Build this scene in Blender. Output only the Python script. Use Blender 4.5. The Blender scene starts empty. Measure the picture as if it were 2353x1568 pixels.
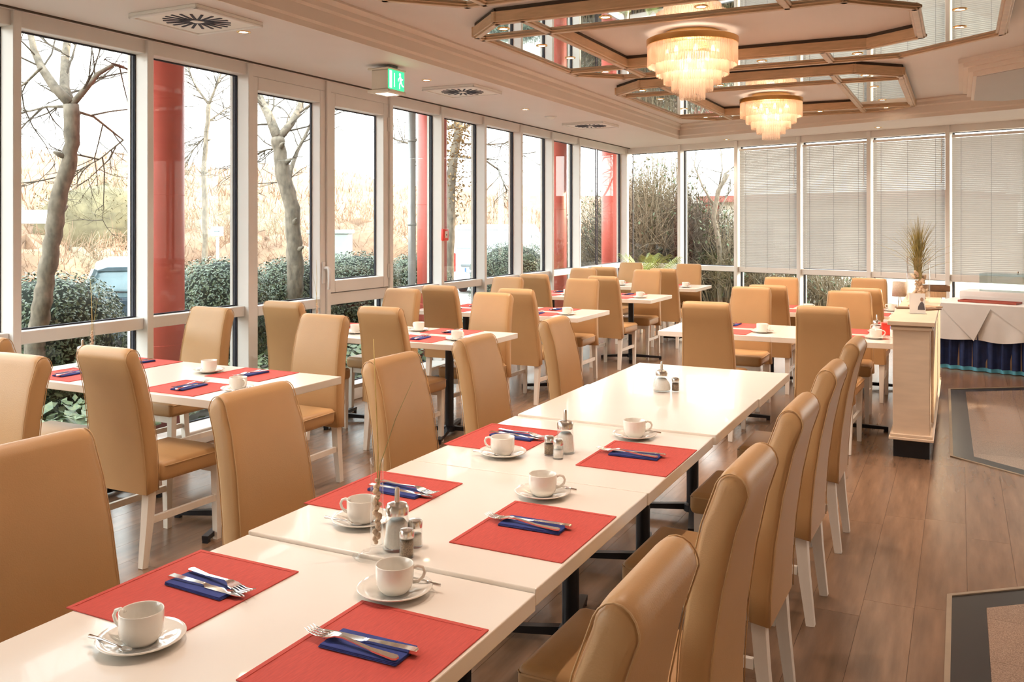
import bpy, bmesh, math, random
from mathutils import Vector, Matrix
random.seed(7)
S = bpy.context.scene
C = S.collection
PI = math.pi
def rad(a): return a*PI/180

# ------------------------------------------------------------------ camera
F_PX, CX, HY, CAM_H, TH = 2050.0, 1176.5, 515.0, 1.62, rad(26.65)
cd = bpy.data.cameras.new('camera'); cam = bpy.data.objects.new('camera', cd); C.objects.link(cam)
cd.sensor_width = 36; cd.lens = F_PX/2353*36; cd.shift_y = -(784-HY)/2353; cd.clip_end = 400; cd.clip_start = .05
cam.location = (0, 0, CAM_H); cam.rotation_euler = (PI/2, 0, TH)
S.camera = cam

# ------------------------------------------------------------------ world, sun, exposure
SKY = 3.1
wd = bpy.data.worlds.new('sky'); S.world = wd; wd.use_nodes = True
nt = wd.node_tree; bg = nt.nodes['Background']
tc = nt.nodes.new('ShaderNodeTexCoord'); sep = nt.nodes.new('ShaderNodeSeparateXYZ'); cr = nt.nodes.new('ShaderNodeValToRGB')
nt.links.new(tc.outputs['Generated'], sep.inputs[0]); nt.links.new(sep.outputs['Z'], cr.inputs[0])
cr.color_ramp.elements[0].position = 0.0; cr.color_ramp.elements[0].color = (1.0, .96, .90, 1)
cr.color_ramp.elements[1].position = .45; cr.color_ramp.elements[1].color = (.90, .96, 1.0, 1)
nt.links.new(cr.outputs[0], bg.inputs[0]); bg.inputs[1].default_value = SKY
sd = bpy.data.lights.new('sun', 'SUN'); sun = bpy.data.objects.new('sun', sd); C.objects.link(sun)
sd.energy = 4.0; sd.color = (1.0, .75, .50); sd.angle = rad(1.0)
sun.rotation_euler = Vector((-.58, -.74, -.34)).to_track_quat('-Z', 'Y').to_euler()
S.view_settings.view_transform = 'Standard'; S.view_settings.look = 'None'
S.view_settings.gamma = 1.0; S.view_settings.use_curve_mapping = False
S.view_settings.exposure = 1.3
S.cycles.max_bounces = 5; S.cycles.diffuse_bounces = 3; S.cycles.glossy_bounces = 3; S.cycles.transparent_max_bounces = 16; S.cycles.adaptive_threshold = .06; S.cycles.sample_clamp_indirect = 6.0
S.cycles.caustics_reflective = False; S.cycles.caustics_refractive = False
LAMP_W = 31.0                      # downlight power
LAMP_COL = (1.0, .78, .635)

# ------------------------------------------------------------------ materials
MATS = {}
def lk(nt, a, b): nt.links.new(a, b)
def mat(name, col, rough=.5, metal=0.0, var=0.0, scale=8.0, stretch=(1, 1, 1), spec=.5, coat=0.0, bump=0.0, bscale=200.0, rnd=0.0, emit=None, estr=0.0, sheen=0.0, sub=None):
    m = bpy.data.materials.new(name); m.use_nodes = True; MATS[name] = m
    t = m.node_tree; b = t.nodes['Principled BSDF']
    b.inputs['Base Color'].default_value = (*col, 1); b.inputs['Roughness'].default_value = rough
    b.inputs['Metallic'].default_value = metal; b.inputs['Specular IOR Level'].default_value = spec
    b.inputs['Coat Weight'].default_value = coat; b.inputs['Sheen Weight'].default_value = sheen
    if emit: b.inputs['Emission Color'].default_value = (*emit, 1); b.inputs['Emission Strength'].default_value = estr
    tx = t.nodes.new('ShaderNodeTexCoord'); mp = t.nodes.new('ShaderNodeMapping'); mp.inputs['Scale'].default_value = stretch
    lk(t, tx.outputs['Object'], mp.inputs[0])
    if var > 0 or rnd > 0 or sub:
        n = t.nodes.new('ShaderNodeTexNoise'); n.inputs['Scale'].default_value = scale; n.inputs['Detail'].default_value = 6
        lk(t, mp.outputs[0], n.inputs['Vector'])
        mx = t.nodes.new('ShaderNodeMix'); mx.data_type = 'RGBA'
        c2 = sub if sub else tuple(max(0, c*(1-var)) for c in col)
        c1 = col if sub else tuple(min(1, c*(1+var)) for c in col)
        mx.inputs[6].default_value = (*c2, 1); mx.inputs[7].default_value = (*c1, 1)
        rp = t.nodes.new('ShaderNodeMapRange'); rp.inputs[1].default_value = .3; rp.inputs[2].default_value = .7
        lk(t, n.outputs['Fac'], rp.inputs[0]); lk(t, rp.outputs[0], mx.inputs[0])
        out = mx.outputs[2]
        if rnd > 0:
            oi = t.nodes.new('ShaderNodeObjectInfo'); mr = t.nodes.new('ShaderNodeMapRange')
            mr.inputs[3].default_value = 1-rnd; mr.inputs[4].default_value = 1+rnd
            lk(t, oi.outputs['Random'], mr.inputs[0])
            hs = t.nodes.new('ShaderNodeHueSaturation'); lk(t, mr.outputs[0], hs.inputs['Value']); lk(t, out, hs.inputs['Color'])
            out = hs.outputs[0]
        lk(t, out, b.inputs['Base Color'])
    if bump > 0:
        n2 = t.nodes.new('ShaderNodeTexNoise'); n2.inputs['Scale'].default_value = bscale; n2.inputs['Detail'].default_value = 4
        lk(t, mp.outputs[0], n2.inputs['Vector'])
        bp = t.nodes.new('ShaderNodeBump'); bp.inputs['Strength'].default_value = bump; bp.inputs['Distance'].default_value = .002
        lk(t, n2.outputs['Fac'], bp.inputs['Height']); lk(t, bp.outputs[0], b.inputs['Normal'])
    return m
def glassmat(name, tint, refl=1.0, rough=0.0):
    m = bpy.data.materials.new(name); m.use_nodes = True; MATS[name] = m
    t = m.node_tree; t.nodes.clear()
    o = t.nodes.new('ShaderNodeOutputMaterial'); mx = t.nodes.new('ShaderNodeMixShader')
    tr = t.nodes.new('ShaderNodeBsdfTransparent'); tr.inputs[0].default_value = (*tint, 1)
    gl = t.nodes.new('ShaderNodeBsdfGlossy'); gl.inputs['Roughness'].default_value = rough
    fr = t.nodes.new('ShaderNodeLayerWeight'); pw = t.nodes.new('ShaderNodeMath'); pw.operation = 'POWER'; pw.inputs[1].default_value = 4.0
    ad = t.nodes.new('ShaderNodeMath'); ad.operation = 'MULTIPLY_ADD'; ad.inputs[1].default_value = .75; ad.inputs[2].default_value = .03
    mu = t.nodes.new('ShaderNodeMath'); mu.operation = 'MULTIPLY'; mu.inputs[1].default_value = refl
    lk(t, fr.outputs['Facing'], pw.inputs[0]); lk(t, pw.outputs[0], ad.inputs[0]); lk(t, ad.outputs[0], mu.inputs[0]); lk(t, mu.outputs[0], mx.inputs[0]); lk(t, tr.outputs[0], mx.inputs[1]); lk(t, gl.outputs[0], mx.inputs[2])
    lk(t, mx.outputs[0], o.inputs[0]); return m
def transluc(name, col, fac, rough=.5, var=.2):
    m = mat(name, col, rough, var=var); t = m.node_tree; b = t.nodes['Principled BSDF']; o = t.nodes['Material Output']
    tr = t.nodes.new('ShaderNodeBsdfTranslucent'); tr.inputs[0].default_value = (*col, 1)
    mx = t.nodes.new('ShaderNodeMixShader'); mx.inputs[0].default_value = fac
    lk(t, b.outputs[0], mx.inputs[1]); lk(t, tr.outputs[0], mx.inputs[2]); lk(t, mx.outputs[0], o.inputs[0]); return m

mat('leather', (.53, .31, .135), .42, var=.05, scale=3, bump=.25, bscale=260, spec=.45)
mat('leather_seam', (.58, .36, .17), .45, var=.08)
mat('white_wood', (.82, .75, .66), .4, var=.05, scale=6, stretch=(4, 4, .5))
mat('table_white', (.90, .84, .76), .22, var=.02, scale=2, coat=.15)
mat('black_metal', (.018, .018, .022), .38, var=.2, metal=.3)
mat('mat_red', (.62, .088, .068), .85, var=.10, scale=30, stretch=(1, 8, 1), bump=.4, bscale=500)
mat('napkin_blue', (.030, .050, .235), .85, var=.12, scale=40, bump=.3, bscale=400)
mat('porcelain', (.86, .82, .75), .12, var=.02, coat=.5)
mat('steel', (.78, .76, .74), .14, metal=1.0, var=.05)
mat('chrome_lid', (.72, .70, .66), .22, metal=1.0, var=.05)
mat('salt', (.9, .88, .84), .8, var=.05, scale=200)
mat('pepper', (.30, .22, .15), .85, var=.5, scale=300)
mat('alu', (.76, .735, .70), .42, var=.03, scale=3)
mat('gasket', (.015, .016, .03), .6, var=.1)
mat('ceiling_paint', (.72, .655, .61), .55, var=.02, scale=2)
mat('cove_paint', (.76, .665, .58), .6, var=.02, scale=2)
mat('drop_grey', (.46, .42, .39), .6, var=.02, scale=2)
mat('wall_paint', (.80, .73, .64), .8, var=.03, scale=2)
mat('beam_wood', (.58, .395, .235), .35, var=.10, scale=5, stretch=(2, 2, 12))
mat('gap_dark', (.07, .05, .035), .8, var=.1)
mat('mirror', (.82, .86, .86), .02, metal=1.0, var=.02)
mat('brass', (.85, .55, .22), .2, metal=1.0, var=.06)
mat('plank', (.200, .117, .070), .22, var=.24, scale=2.6, stretch=(7, .8, 1), rnd=.16, bump=.12, bscale=60)
mat('floor_base', (.09, .055, .036), .7, var=.1)
mat('granite', (.40, .29, .22), .10, scale=220, sub=(.17, .11, .08), rnd=.05)
mat('stone_dark', (.018, .018, .02), .25, var=.3, scale=120)
mat('edge_strip', (.30, .23, .16), .4, var=.08, metal=.3)
mat('vent_white', (.83, .81, .76), .5, var=.02)
mat('vent_slot', (.012, .012, .03), .6, var=.1)
mat('sign_green', (.02, .42, .16), .4, var=.02, emit=(.03, .55, .22), estr=.8)
mat('sign_white', (.9, .88, .75), .4, var=.02, emit=(1, .95, .75), estr=1.1)
mat('sign_body', (.74, .68, .58), .5, var=.03)
mat('lamp_glow', (1, .9, .75), .4, var=.01, emit=(1.0, .84, .62), estr=30)
mat('bulb_glow', (1, .9, .7), .4, var=.01, emit=(1.0, .80, .62), estr=5)
mat('red_plastic', (.75, .05, .03), .4, var=.05)
mat('plywood', (.80, .62, .45), .4, var=.06, scale=4, stretch=(1, 1, 6))
mat('ply_dark', (.36, .24, .15), .6, var=.1)
mat('linen', (.80, .78, .76), .9, var=.04, scale=4, bump=.3, bscale=90)
mat('navy', (.014, .030, .115), .7, var=.3, scale=12)
mat('skirt_hem', (.12, .45, .62), .8, var=.15)
mat('grass_dry', (.42, .36, .14), .7, var=.35, scale=14)
mat('cork', (.74, .54, .38), .8, var=.25, scale=20)
mat('stem_yellow', (.72, .55, .20), .6, var=.2, scale=20)
mat('shade_linen', (.52, .43, .34), .9, var=.1, scale=60)
mat('card_white', (.82, .80, .76), .5, var=.03)
mat('print_dark', (.10, .09, .10), .6, var=.3)
mat('skin_print', (.35, .22, .16), .6, var=.2)
mat('tray_red', (.40, .08, .05), .5, var=.1)
mat('wood_dark', (.20, .11, .06), .55, var=.25, scale=12)
mat('wood_tray', (.50, .33, .19), .5, var=.2, scale=10, stretch=(6, 1, 1))
mat('preserve', (.30, .08, .04), .3, var=.4, scale=60)
mat('jar_paper', (.75, .62, .55), .6, var=.3, scale=60)
mat('teal_glass', (.25, .55, .52), .1, var=.05)
glassmat('window_glass', (.93, .96, .95), .55)
glassmat('clear_glass', (.985, .99, .985), .8)
glassmat('acrylic', (.90, .95, .96), .9)
glassmat('vase_teal_glass', (.70, .88, .88), 1.0)
m = mat('crystal', (1, .86, .66), .06, var=.04); transm = m.node_tree
def crystal():
    t = transm; b = t.nodes['Principled BSDF']; o = t.nodes['Material Output']
    tr = t.nodes.new('ShaderNodeBsdfTransparent'); tr.inputs[0].default_value = (1, .95, .90, 1)
    tl = t.nodes.new('ShaderNodeBsdfTranslucent'); tl.inputs[0].default_value = (1, .87, .76, 1)
    gl = t.nodes.new('ShaderNodeBsdfGlossy'); gl.inputs[0].default_value = (1, .93, .82, 1); gl.inputs['Roughness'].default_value = .08
    m1 = t.nodes.new('ShaderNodeMixShader'); m1.inputs[0].default_value = .45
    m2 = t.nodes.new('ShaderNodeMixShader'); m2.inputs[0].default_value = .12
    lk(t, tr.outputs[0], m1.inputs[1]); lk(t, tl.outputs[0], m1.inputs[2]); lk(t, m1.outputs[0], m2.inputs[1]); lk(t, gl.outputs[0], m2.inputs[2])
    lk(t, m2.outputs[0], o.inputs[0])
crystal()
transluc('slat', (.46, .465, .47), .10, .45, .03)
# outdoors
mat('column_red', (.60, .11, .08), .45, var=.06, scale=2)
mat('downpipe', (.42, .42, .42), .45, var=.08, metal=.4)
mat('ground_gravel', (.28, .21, .15), .95, var=.25, scale=3)
mat('asphalt', (.30, .28, .26), .9, var=.12, scale=6)
mat('hill_dry', (.27, .165, .105), .95, var=.30, scale=.8)
mat('hill_shade', (.44, .30, .18), .95, var=.35, scale=1.2)
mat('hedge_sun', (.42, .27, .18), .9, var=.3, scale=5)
mat('brush_dry', (.25, .155, .10), .9, var=.3, scale=4)
mat('brush_olive', (.16, .135, .075), .9, var=.35, scale=3)
mat('twig', (.10, .08, .06), .9, var=.3, scale=9)
mat('twig_pale', (.22, .175, .115), .9, var=.3, scale=9)
mat('bark', (.20, .165, .125), .9, var=.4, scale=22, stretch=(1, 1, .5), bump=.6, bscale=70)
mat('leaf_dark', (.13, .17, .085), .32, var=.5, scale=12, sub=(.05, .085, .055))
mat('leaf_mid', (.115, .150, .060), .4, var=.5, scale=14, sub=(.05, .085, .04))
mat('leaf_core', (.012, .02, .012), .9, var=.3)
mat('leaf_palm', (.42, .50, .16), .5, var=.3, scale=8)
mat('leaf_brown', (.28, .17, .07), .8, var=.4, scale=12)
mat('cover_leaf', (.26, .29, .13), .5, var=.6, scale=30, sub=(.08, .14, .09))
mat('car_paint', (.03, .045, .06), .15, var=.05, coat=.6)
mat('car_roof', (.07, .10, .12), .2, var=.05, coat=.6)
mat('car_glass', (.12, .18, .20), .1, var=.1)
mat('tyre', (.02, .02, .02), .8, var=.1)
mat('tail_red', (.6, .03, .02), .25, var=.1)
mat('van_white', (.42, .45, .49), .2, var=.02, coat=.4)
mat('van_trim', (.16, .19, .20), .5, var=.1)
mat('plate_white', (.82, .84, .86), .4, var=.02)
mat('plate_blue', (.05, .15, .55), .4, var=.02)
mat('plate_text', (.10, .13, .22), .5, var=.02)
mat('sign_board', (.88, .87, .84), .5, var=.03)
mat('post_wood', (.62, .50, .36), .8, var=.1)
mat('cabinet_grey', (.40, .45, .43), .5, var=.06)
mat('fence_wood', (.50, .40, .28), .8, var=.2)
mat('house_red', (.26, .08, .06), .8, var=.2, scale=3)
mat('house_wall', (.62, .58, .50), .9, var=.05)
mat('house_glass', (.10, .13, .14), .1, var=.1)
mat('concrete', (.45, .47, .47), .8, var=.1)
mat('terracotta', (.42, .20, .11), .8, var=.1)
mat('soil', (.06, .045, .03), .95, var=.2)

# ------------------------------------------------------------------ mesh helpers
class MB:
    def __init__(s): s.v = []; s.f = []; s.mi = []; s.m = 0
    def quadv(s, pts):
        n = len(s.v); s.v += [tuple(p) for p in pts]; s.f.append(tuple(range(n, n+len(pts)))); s.mi.append(s.m)
    def box(s, x0, x1, y0, y1, z0, z1):
        n = len(s.v); s.v += [(x0, y0, z0), (x1, y0, z0), (x1, y1, z0), (x0, y1, z0), (x0, y0, z1), (x1, y0, z1), (x1, y1, z1), (x0, y1, z1)]
        for f in ((0, 3, 2, 1), (4, 5, 6, 7), (0, 1, 5, 4), (1, 2, 6, 5), (2, 3, 7, 6), (3, 0, 4, 7)):
            s.f.append(tuple(n+i for i in f)); s.mi.append(s.m)
        return s
    def bar(s, p, q, w, h, up=(0, 0, 1), w2=None, h2=None):
        p, q = Vector(p), Vector(q); d = (q-p).normalized(); up = Vector(up)
        sx = d.cross(up)
        if sx.length < 1e-4: sx = d.cross(Vector((0, 1, 0)))
        sx.normalize(); uz = sx.cross(d).normalized(); w2 = w if w2 is None else w2; h2 = h if h2 is None else h2
        n = len(s.v)
        for c, a, b in ((p, w/2, h/2), (q, w2/2, h2/2)):
            for i, j in ((-1, -1), (1, -1), (1, 1), (-1, 1)): s.v.append(tuple(c+sx*a*i+uz*b*j))
        for f in ((3, 2, 1, 0), (4, 5, 6, 7), (0, 1, 5, 4), (1, 2, 6, 5), (2, 3, 7, 6), (3, 0, 4, 7)):
            s.f.append(tuple(n+i for i in f)); s.mi.append(s.m)
        return s
    def tube(s, pts, radii, k=6, cap=True):
        if not hasattr(radii, '__len__'): radii = [radii]*len(pts)
        pts = [Vector(p) for p in pts]; n = len(s.v); prev = None
        for i, p in enumerate(pts):
            d = (pts[min(i+1, len(pts)-1)]-pts[max(i-1, 0)])
            if d.length < 1e-9: d = Vector((0, 0, 1))
            d.normalize()
            a = prev if prev is not None and abs(prev.dot(d)) < .95 else (Vector((1, 0, 0)) if abs(d.x) < .8 else Vector((0, 1, 0)))
            u = (a-d*a.dot(d)).normalized(); prev = u; w = d.cross(u)
            for j in range(k):
                t = 2*PI*j/k; s.v.append(tuple(p+(u*math.cos(t)+w*math.sin(t))*radii[i]))
        for i in range(len(pts)-1):
            for j in range(k):
                s.f.append((n+i*k+j, n+i*k+(j+1) % k, n+(i+1)*k+(j+1) % k, n+(i+1)*k+j)); s.mi.append(s.m)
        if cap and k > 2:
            s.f.append(tuple(n+j for j in range(k-1, -1, -1))); s.mi.append(s.m)
            e = n+(len(pts)-1)*k; s.f.append(tuple(e+j for j in range(k))); s.mi.append(s.m)
        return s
    def lathe(s, prof, k=24, c=(0, 0, 0), close=False):
        n = len(s.v)
        for r, z in prof:
            for j in range(k):
                t = 2*PI*j/k; s.v.append((c[0]+r*math.cos(t), c[1]+r*math.sin(t), c[2]+z))
        m = len(prof)
        for i in range(m-1 if not close else m):
            i2 = (i+1) % m
            for j in range(k):
                s.f.append((n+i*k+j, n+i*k+(j+1) % k, n+i2*k+(j+1) % k, n+i2*k+j)); s.mi.append(s.m)
        if not close:
            if prof[0][0] > 1e-6: s.f.append(tuple(n+j for j in range(k-1, -1, -1))); s.mi.append(s.m)
            if prof[-1][0] > 1e-6: s.f.append(tuple(n+(m-1)*k+j for j in range(k))); s.mi.append(s.m)
        return s
    def prism(s, poly, z0, z1):
        n = len(s.v); k = len(poly)
        s.v += [(p[0], p[1], z0) for p in poly]+[(p[0], p[1], z1) for p in poly]
        s.f.append(tuple(n+i for i in range(k-1, -1, -1))); s.mi.append(s.m); s.f.append(tuple(n+k+i for i in range(k))); s.mi.append(s.m)
        for i in range(k):
            j = (i+1) % k; s.f.append((n+i, n+j, n+k+j, n+k+i)); s.mi.append(s.m)
        return s
    def rbox(s, x0, x1, y0, y1, z0, z1, r=.01, seg=2):
        bm = bmesh.new(); bmesh.ops.create_cube(bm, size=1)
        for v in bm.verts: v.co = Vector(((x0+x1)/2+v.co.x*(x1-x0), (y0+y1)/2+v.co.y*(y1-y0), (z0+z1)/2+v.co.z*(z1-z0)))
        bmesh.ops.bevel(bm, geom=list(bm.edges), offset=r, segments=seg, affect='EDGES', profile=.5)
        s.bm(bm); return s
    def bm(s, bm):
        n = len(s.v); bm.verts.ensure_lookup_table(); bm.verts.index_update()
        s.v += [tuple(v.co) for v in bm.verts]
        for f in bm.faces: s.f.append(tuple(n+v.index for v in f.verts)); s.mi.append(s.m)
        bm.free()
    def xform(s, M, start=0):
        for i in range(start, len(s.v)): s.v[i] = tuple(M @ Vector(s.v[i]))
        return s
    def mesh(s, name, mats, smooth=False, ang=None):
        me = bpy.data.meshes.new(name); me.from_pydata(s.v, [], s.f)
        for x in (mats if isinstance(mats, (list, tuple)) else [mats]): me.materials.append(MATS[x])
        if isinstance(mats, (list, tuple)) and len(mats) > 1: me.polygons.foreach_set('material_index', s.mi)
        if smooth or ang:
            me.polygons.foreach_set('use_smooth', [True]*len(me.polygons))
            if ang: me.set_sharp_from_angle(angle=rad(ang))
        me.update(); return me
    def build(s, name, mats, parent=None, smooth=False, ang=None, loc=None):
        return obj(name, s.mesh(name, mats, smooth, ang), parent, loc)
def obj(name, data, parent=None, loc=None, rz=None):
    o = bpy.data.objects.new(name, data); C.objects.link(o)
    if parent: o.parent = parent
    if loc: o.location = loc
    if rz is not None: o.rotation_euler = (0, 0, rz)
    return o
def tag(o, label=None, cat=None, group=None, kind=None):
    if label: o['label'] = label
    if cat: o['category'] = cat
    if group: o['group'] = group
    if kind: o['kind'] = kind
    return o
def thing(name, label, cat, loc=(0, 0, 0), rz=0, group=None):
    o = obj(name, None, None, loc, rz); o.empty_display_size = .05; return tag(o, label, cat, group)
def struct(name, data=None, loc=None, label=None):
    o = obj(name, data, None, loc); tag(o, label, kind='structure'); return o
def copy_tree(o, parent=None):
    c = o.copy(); C.objects.link(c)
    if parent: c.parent = parent
    for ch in o.children: copy_tree(ch, c)
    return c
def put(o, loc, rz=0, label=None, group=None):
    o.location = loc; o.rotation_euler = (0, 0, rz)
    if label: o['label'] = label
    if group: o['group'] = group
    return o
class Proto:
    def __init__(s, make): s.make = make; s.o = None
    def __call__(s, loc, rz, label, group=None):
        if s.o is None: s.o = s.make(); o = s.o
        else: o = copy_tree(s.o)
        return put(o, loc, rz, label, group)
_R = Vector((math.cos(TH), math.sin(TH), 0)); _W = Vector((-math.sin(TH), math.cos(TH), 0))
def at(px, py, t):
    """point seen at pixel (px, py) at distance t along the view axis"""
    return Vector((0, 0, CAM_H))+(_W+_R*((px-CX)/F_PX)+Vector((0, 0, (HY-py)/F_PX)))*t
# ------------------------------------------------------------------ room constants
WX = -5.19                                  # window wall plane
CORNER = Vector((-5.19, 14.7, 0)); FAR_A = rad(-17.5); FAR_D = Vector((math.cos(FAR_A), math.sin(FAR_A), 0))
Z_LOW, Z_TRAY, Z_HEAD = 2.92, 3.14, 2.826
RX, BY = 5.0, -3.2                          # unseen right wall and wall behind the viewer
def far_y(x): return 14.7+(x+5.19)*math.tan(FAR_A)
def cove_y(x): return 13.35-.41*(x+3.85)

# ------------------------------------------------------------------ floor with planks and stone inlays
inA = [(-.05, BY), (-.05, 4.33), (1.45, 5.5), (RX, 5.5), (RX, BY)]
inA = [(-.05, BY), (-.05, 4.33), (1.40, 5.50), (RX, 5.50), (RX, BY)]
inB = [(-.06, 6.92), (1.40, 5.75), (RX, 5.75), (RX, 11.0), (1.2, 10.62), (-.10, 9.73)]
b = MB(); b.prism([(WX-.1, BY), (RX, BY), (RX, far_y(RX)), (WX-.1, far_y(WX))], -.12, -.004)
floor = struct('floor', b.mesh('floor', 'floor_base'), label='brown wood plank floor with polished stone inlays')
def inside(p, poly):
    c = False; j = len(poly)-1
    for i in range(len(poly)):
        (x1, y1), (x2, y2) = poly[i], poly[j]
        if (y1 > p[1]) != (y2 > p[1]) and p[0] < (x2-x1)*(p[1]-y1)/(y2-y1)+x1: c = not c
        j = i
    return c
def clip(poly, a, bb, keep_left=True):
    """clip polygon by the line a->bb"""
    out = []
    def side(p): return ((bb[0]-a[0])*(p[1]-a[1])-(bb[1]-a[1])*(p[0]-a[0]))*(1 if keep_left else -1)
    for i in range(len(poly)):
        p, q = poly[i], poly[(i+1) % len(poly)]; sp, sq = side(p), side(q)
        if sp >= 0: out.append(p)
        if (sp > 0 and sq < 0) or (sp < 0 and sq > 0):
            t = sp/(sp-sq); out.append((p[0]+(q[0]-p[0])*t, p[1]+(q[1]-p[1])*t))
    return out
PW, PL, GAP = .20, 1.25, .0006
plank_me = MB().box(GAP, PW-GAP, GAP, PL-GAP, -.004, 0).mesh('plank', 'plank')
planks = []; rest = MB()
rows = int((RX-WX)/PW)+1
for r in range(rows):
    x = WX+.02+r*PW; y = BY-random.random()*PL
    while y < 15:
        if y+PL > BY:
            cs = [(x, y), (x+PW, y), (x+PW, y+PL), (x, y+PL)]
            mids = cs+[(x+PW/2, y+PL/2)]
            fin = [inside(p, inA) or inside(p, inB) for p in mids]
            outw = any(p[1] > far_y(p[0])-.02 for p in cs) or x+PW > RX or y < BY
            cx, cy = x+PW/2, y+PL/2
            if all(fin): pass
            elif not any(fin) and not outw:
                d = math.hypot((cx+.1)*.9, (cy-4.6)*.55)+(0 if cx > -1.0 else .8)+(2 if cx > .6 else 0)
                planks.append((d, x, y))
            else:
                polys = [[(x+GAP, max(y+GAP, BY)), (x+PW-GAP, max(y+GAP, BY)), (x+PW-GAP, y+PL-GAP), (x+GAP, y+PL-GAP)]]
                for hole in (inA, inB):
                    ar = sum(hole[i][0]*hole[(i+1) % len(hole)][1]-hole[(i+1) % len(hole)][0]*hole[i][1] for i in range(len(hole)))
                    nxt = []
                    for rem in polys:
                        for i in range(len(hole)):
                            if len(rem) < 3: break
                            o = clip(rem, hole[i], hole[(i+1) % len(hole)], ar < 0)
                            if len(o) > 2: nxt.append(o)
                            rem = clip(rem, hole[i], hole[(i+1) % len(hole)], ar > 0)
                    polys = nxt
                if outw:
                    polys = [clip(q, (WX, far_y(WX)), (RX, far_y(RX)), False) for q in polys]
                for q in polys:
                    if len(q) > 2: rest.prism(q, -.004, 0)
        y += PL
planks.sort()
for i, (d, x, y) in enumerate(planks):
    if i < 300: obj('plank', plank_me, floor, (x, y, 0))
    else: rest.box(x+GAP, x+PW-GAP, y+GAP, y+PL-GAP, -.004, 0)
tag(rest.build('plank_field', 'plank', floor), kind='stuff')
# stone inlays: dark border, granite tiles, metal edge strip
def inset(poly, d):
    n = len(poly); out = []
    ar = sum(poly[i][0]*poly[(i+1) % n][1]-poly[(i+1) % n][0]*poly[i][1] for i in range(n)); sg = 1 if ar > 0 else -1
    for i in range(n):
        p0, p1, p2 = Vector(poly[i-1]), Vector(poly[i]), Vector(poly[(i+1) % n])
        a = (p1-p0).normalized(); c = (p2-p1).normalized()
        na = Vector((-a.y, a.x))*sg; nc = Vector((-c.y, c.x))*sg
        bi = (na+nc).normalized(); k = d/max(.25, bi.dot(na)); out.append(tuple(p1+bi*k))
    return out
for poly, seed in ((inA, 1), (inB, 2)):
    p1 = inset(poly, .02); p2 = inset(poly, .15)
    n = len(poly)
    for i in range(n):
        j = (i+1) % n
        if poly[i][0] > 4.9 and poly[j][0] > 4.9: continue
        MB().prism([poly[i], poly[j], p1[j], p1[i]], -.004, .006).build('edge_strip', 'edge_strip', floor)
        MB().prism([p1[i], p1[j], p2[j], p2[i]], -.004, .001).build('border_slab', 'stone_dark', floor)
    tb = MB(); ts = .40
    xs = [p[0] for p in p2]; ys = [p[1] for p in p2]
    x = min(xs)
    while x < max(xs):
        y = min(ys)
        while y < max(ys):
            q = [(x+.001, y+.001), (x+ts-.001, y+.001), (x+ts-.001, y+ts-.001), (x+.001, y+ts-.001)]
            for i in range(n):
                if len(q) > 2: q = clip(q, p2[i], p2[(i+1) % n], seed == 2) if True else q
            if len(q) > 2: (MB().prism(q, -.004, .001).build('stone_tile', 'granite', floor) if x < .9 and 2.8 < y < 10.5 else tb.prism(q, -.004, .001))
            y += ts
        x += ts
    if tb.f: tag(tb.build('stone_tile_field', 'granite', floor), kind='stuff')

# ------------------------------------------------------------------ ceiling: low border, cove, raised tray
b = MB()
b.prism([(WX-.09, BY-.1), (-3.85, BY-.1), (-3.85, 13.35), (-3.85, far_y(-3.85)+.08), (WX-.09, far_y(WX)+.08)], Z_LOW, Z_TRAY+.2)
b.prism([(-3.85, 13.35), (RX, cove_y(RX)), (RX, far_y(RX)+.08), (-3.85, far_y(-3.85)+.08)], Z_LOW, Z_TRAY+.2)
b.prism([(-6.0, BY-.1), (RX, BY-.1), (RX, far_y(RX)+.75), (-6.0, far_y(-6.0)+.75)], Z_TRAY+.14, Z_TRAY+.24)
ceiling = struct('ceiling', b.mesh('ceiling', 'ceiling_paint'), label='low ceiling border along the windows')
MB().prism([(-3.86, BY-.1), (RX+.1, BY-.1), (RX+.1, cove_y(RX)+.1), (-3.86, 13.45)], Z_TRAY, Z_TRAY+.2).build('tray_panel', 'ceiling_paint', ceiling)
prof = [(0, Z_LOW-.004), (.012, Z_LOW-.004), (.012, Z_LOW+.035), (.03, Z_LOW+.05), (.03, Z_LOW+.13), (.05, Z_LOW+.145), (.05, Z_LOW+.18), (.085, Z_LOW+.205), (.085, Z_TRAY), (0, Z_TRAY)]
fd = Vector((1, -.41)).normalized()
def cove(name, pts_fn):
    b = MB(); n = len(prof)
    for e in (0, 1):
        for d, z in prof: p = pts_fn(e, d); b.v.append((p[0], p[1], z))
    for i in range(n):
        j = (i+1) % n; b.f.append((i, j, n+j, n+i)); b.mi.append(0)
    return struct(name, b.mesh(name, 'cove_paint'), label='cream stepped cove between low border and raised ceiling')
def mitre(d):
    x = -3.85+d; nrm = Vector((-.41, -1)).normalized()         # inward normal of the far run
    p0 = Vector((-3.85, 13.35))+nrm*d; t = (x-p0.x)/fd.x; return (x, p0.y+fd.y*t)
def farpt(d):
    nrm = Vector((-.41, -1)).normalized(); p0 = Vector((-3.85, 13.35))+nrm*d; t = (RX-p0.x)/fd.x; return (RX, p0.y+fd.y*t)
cove('trim_1', lambda e, d: (-3.85+d, BY) if e == 0 else mitre(d))
cove('trim_2', lambda e, d: mitre(d) if e == 0 else farpt(d))
struct('wall_right', MB().box(RX, RX+.1, BY, 15, 0, 3.3).mesh('wall_right', 'wall_paint'))
struct('wall_behind', MB().box(WX, RX+.1, BY-.1, BY, 0, 3.3).mesh('wall_behind', 'wall_paint'))

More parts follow.
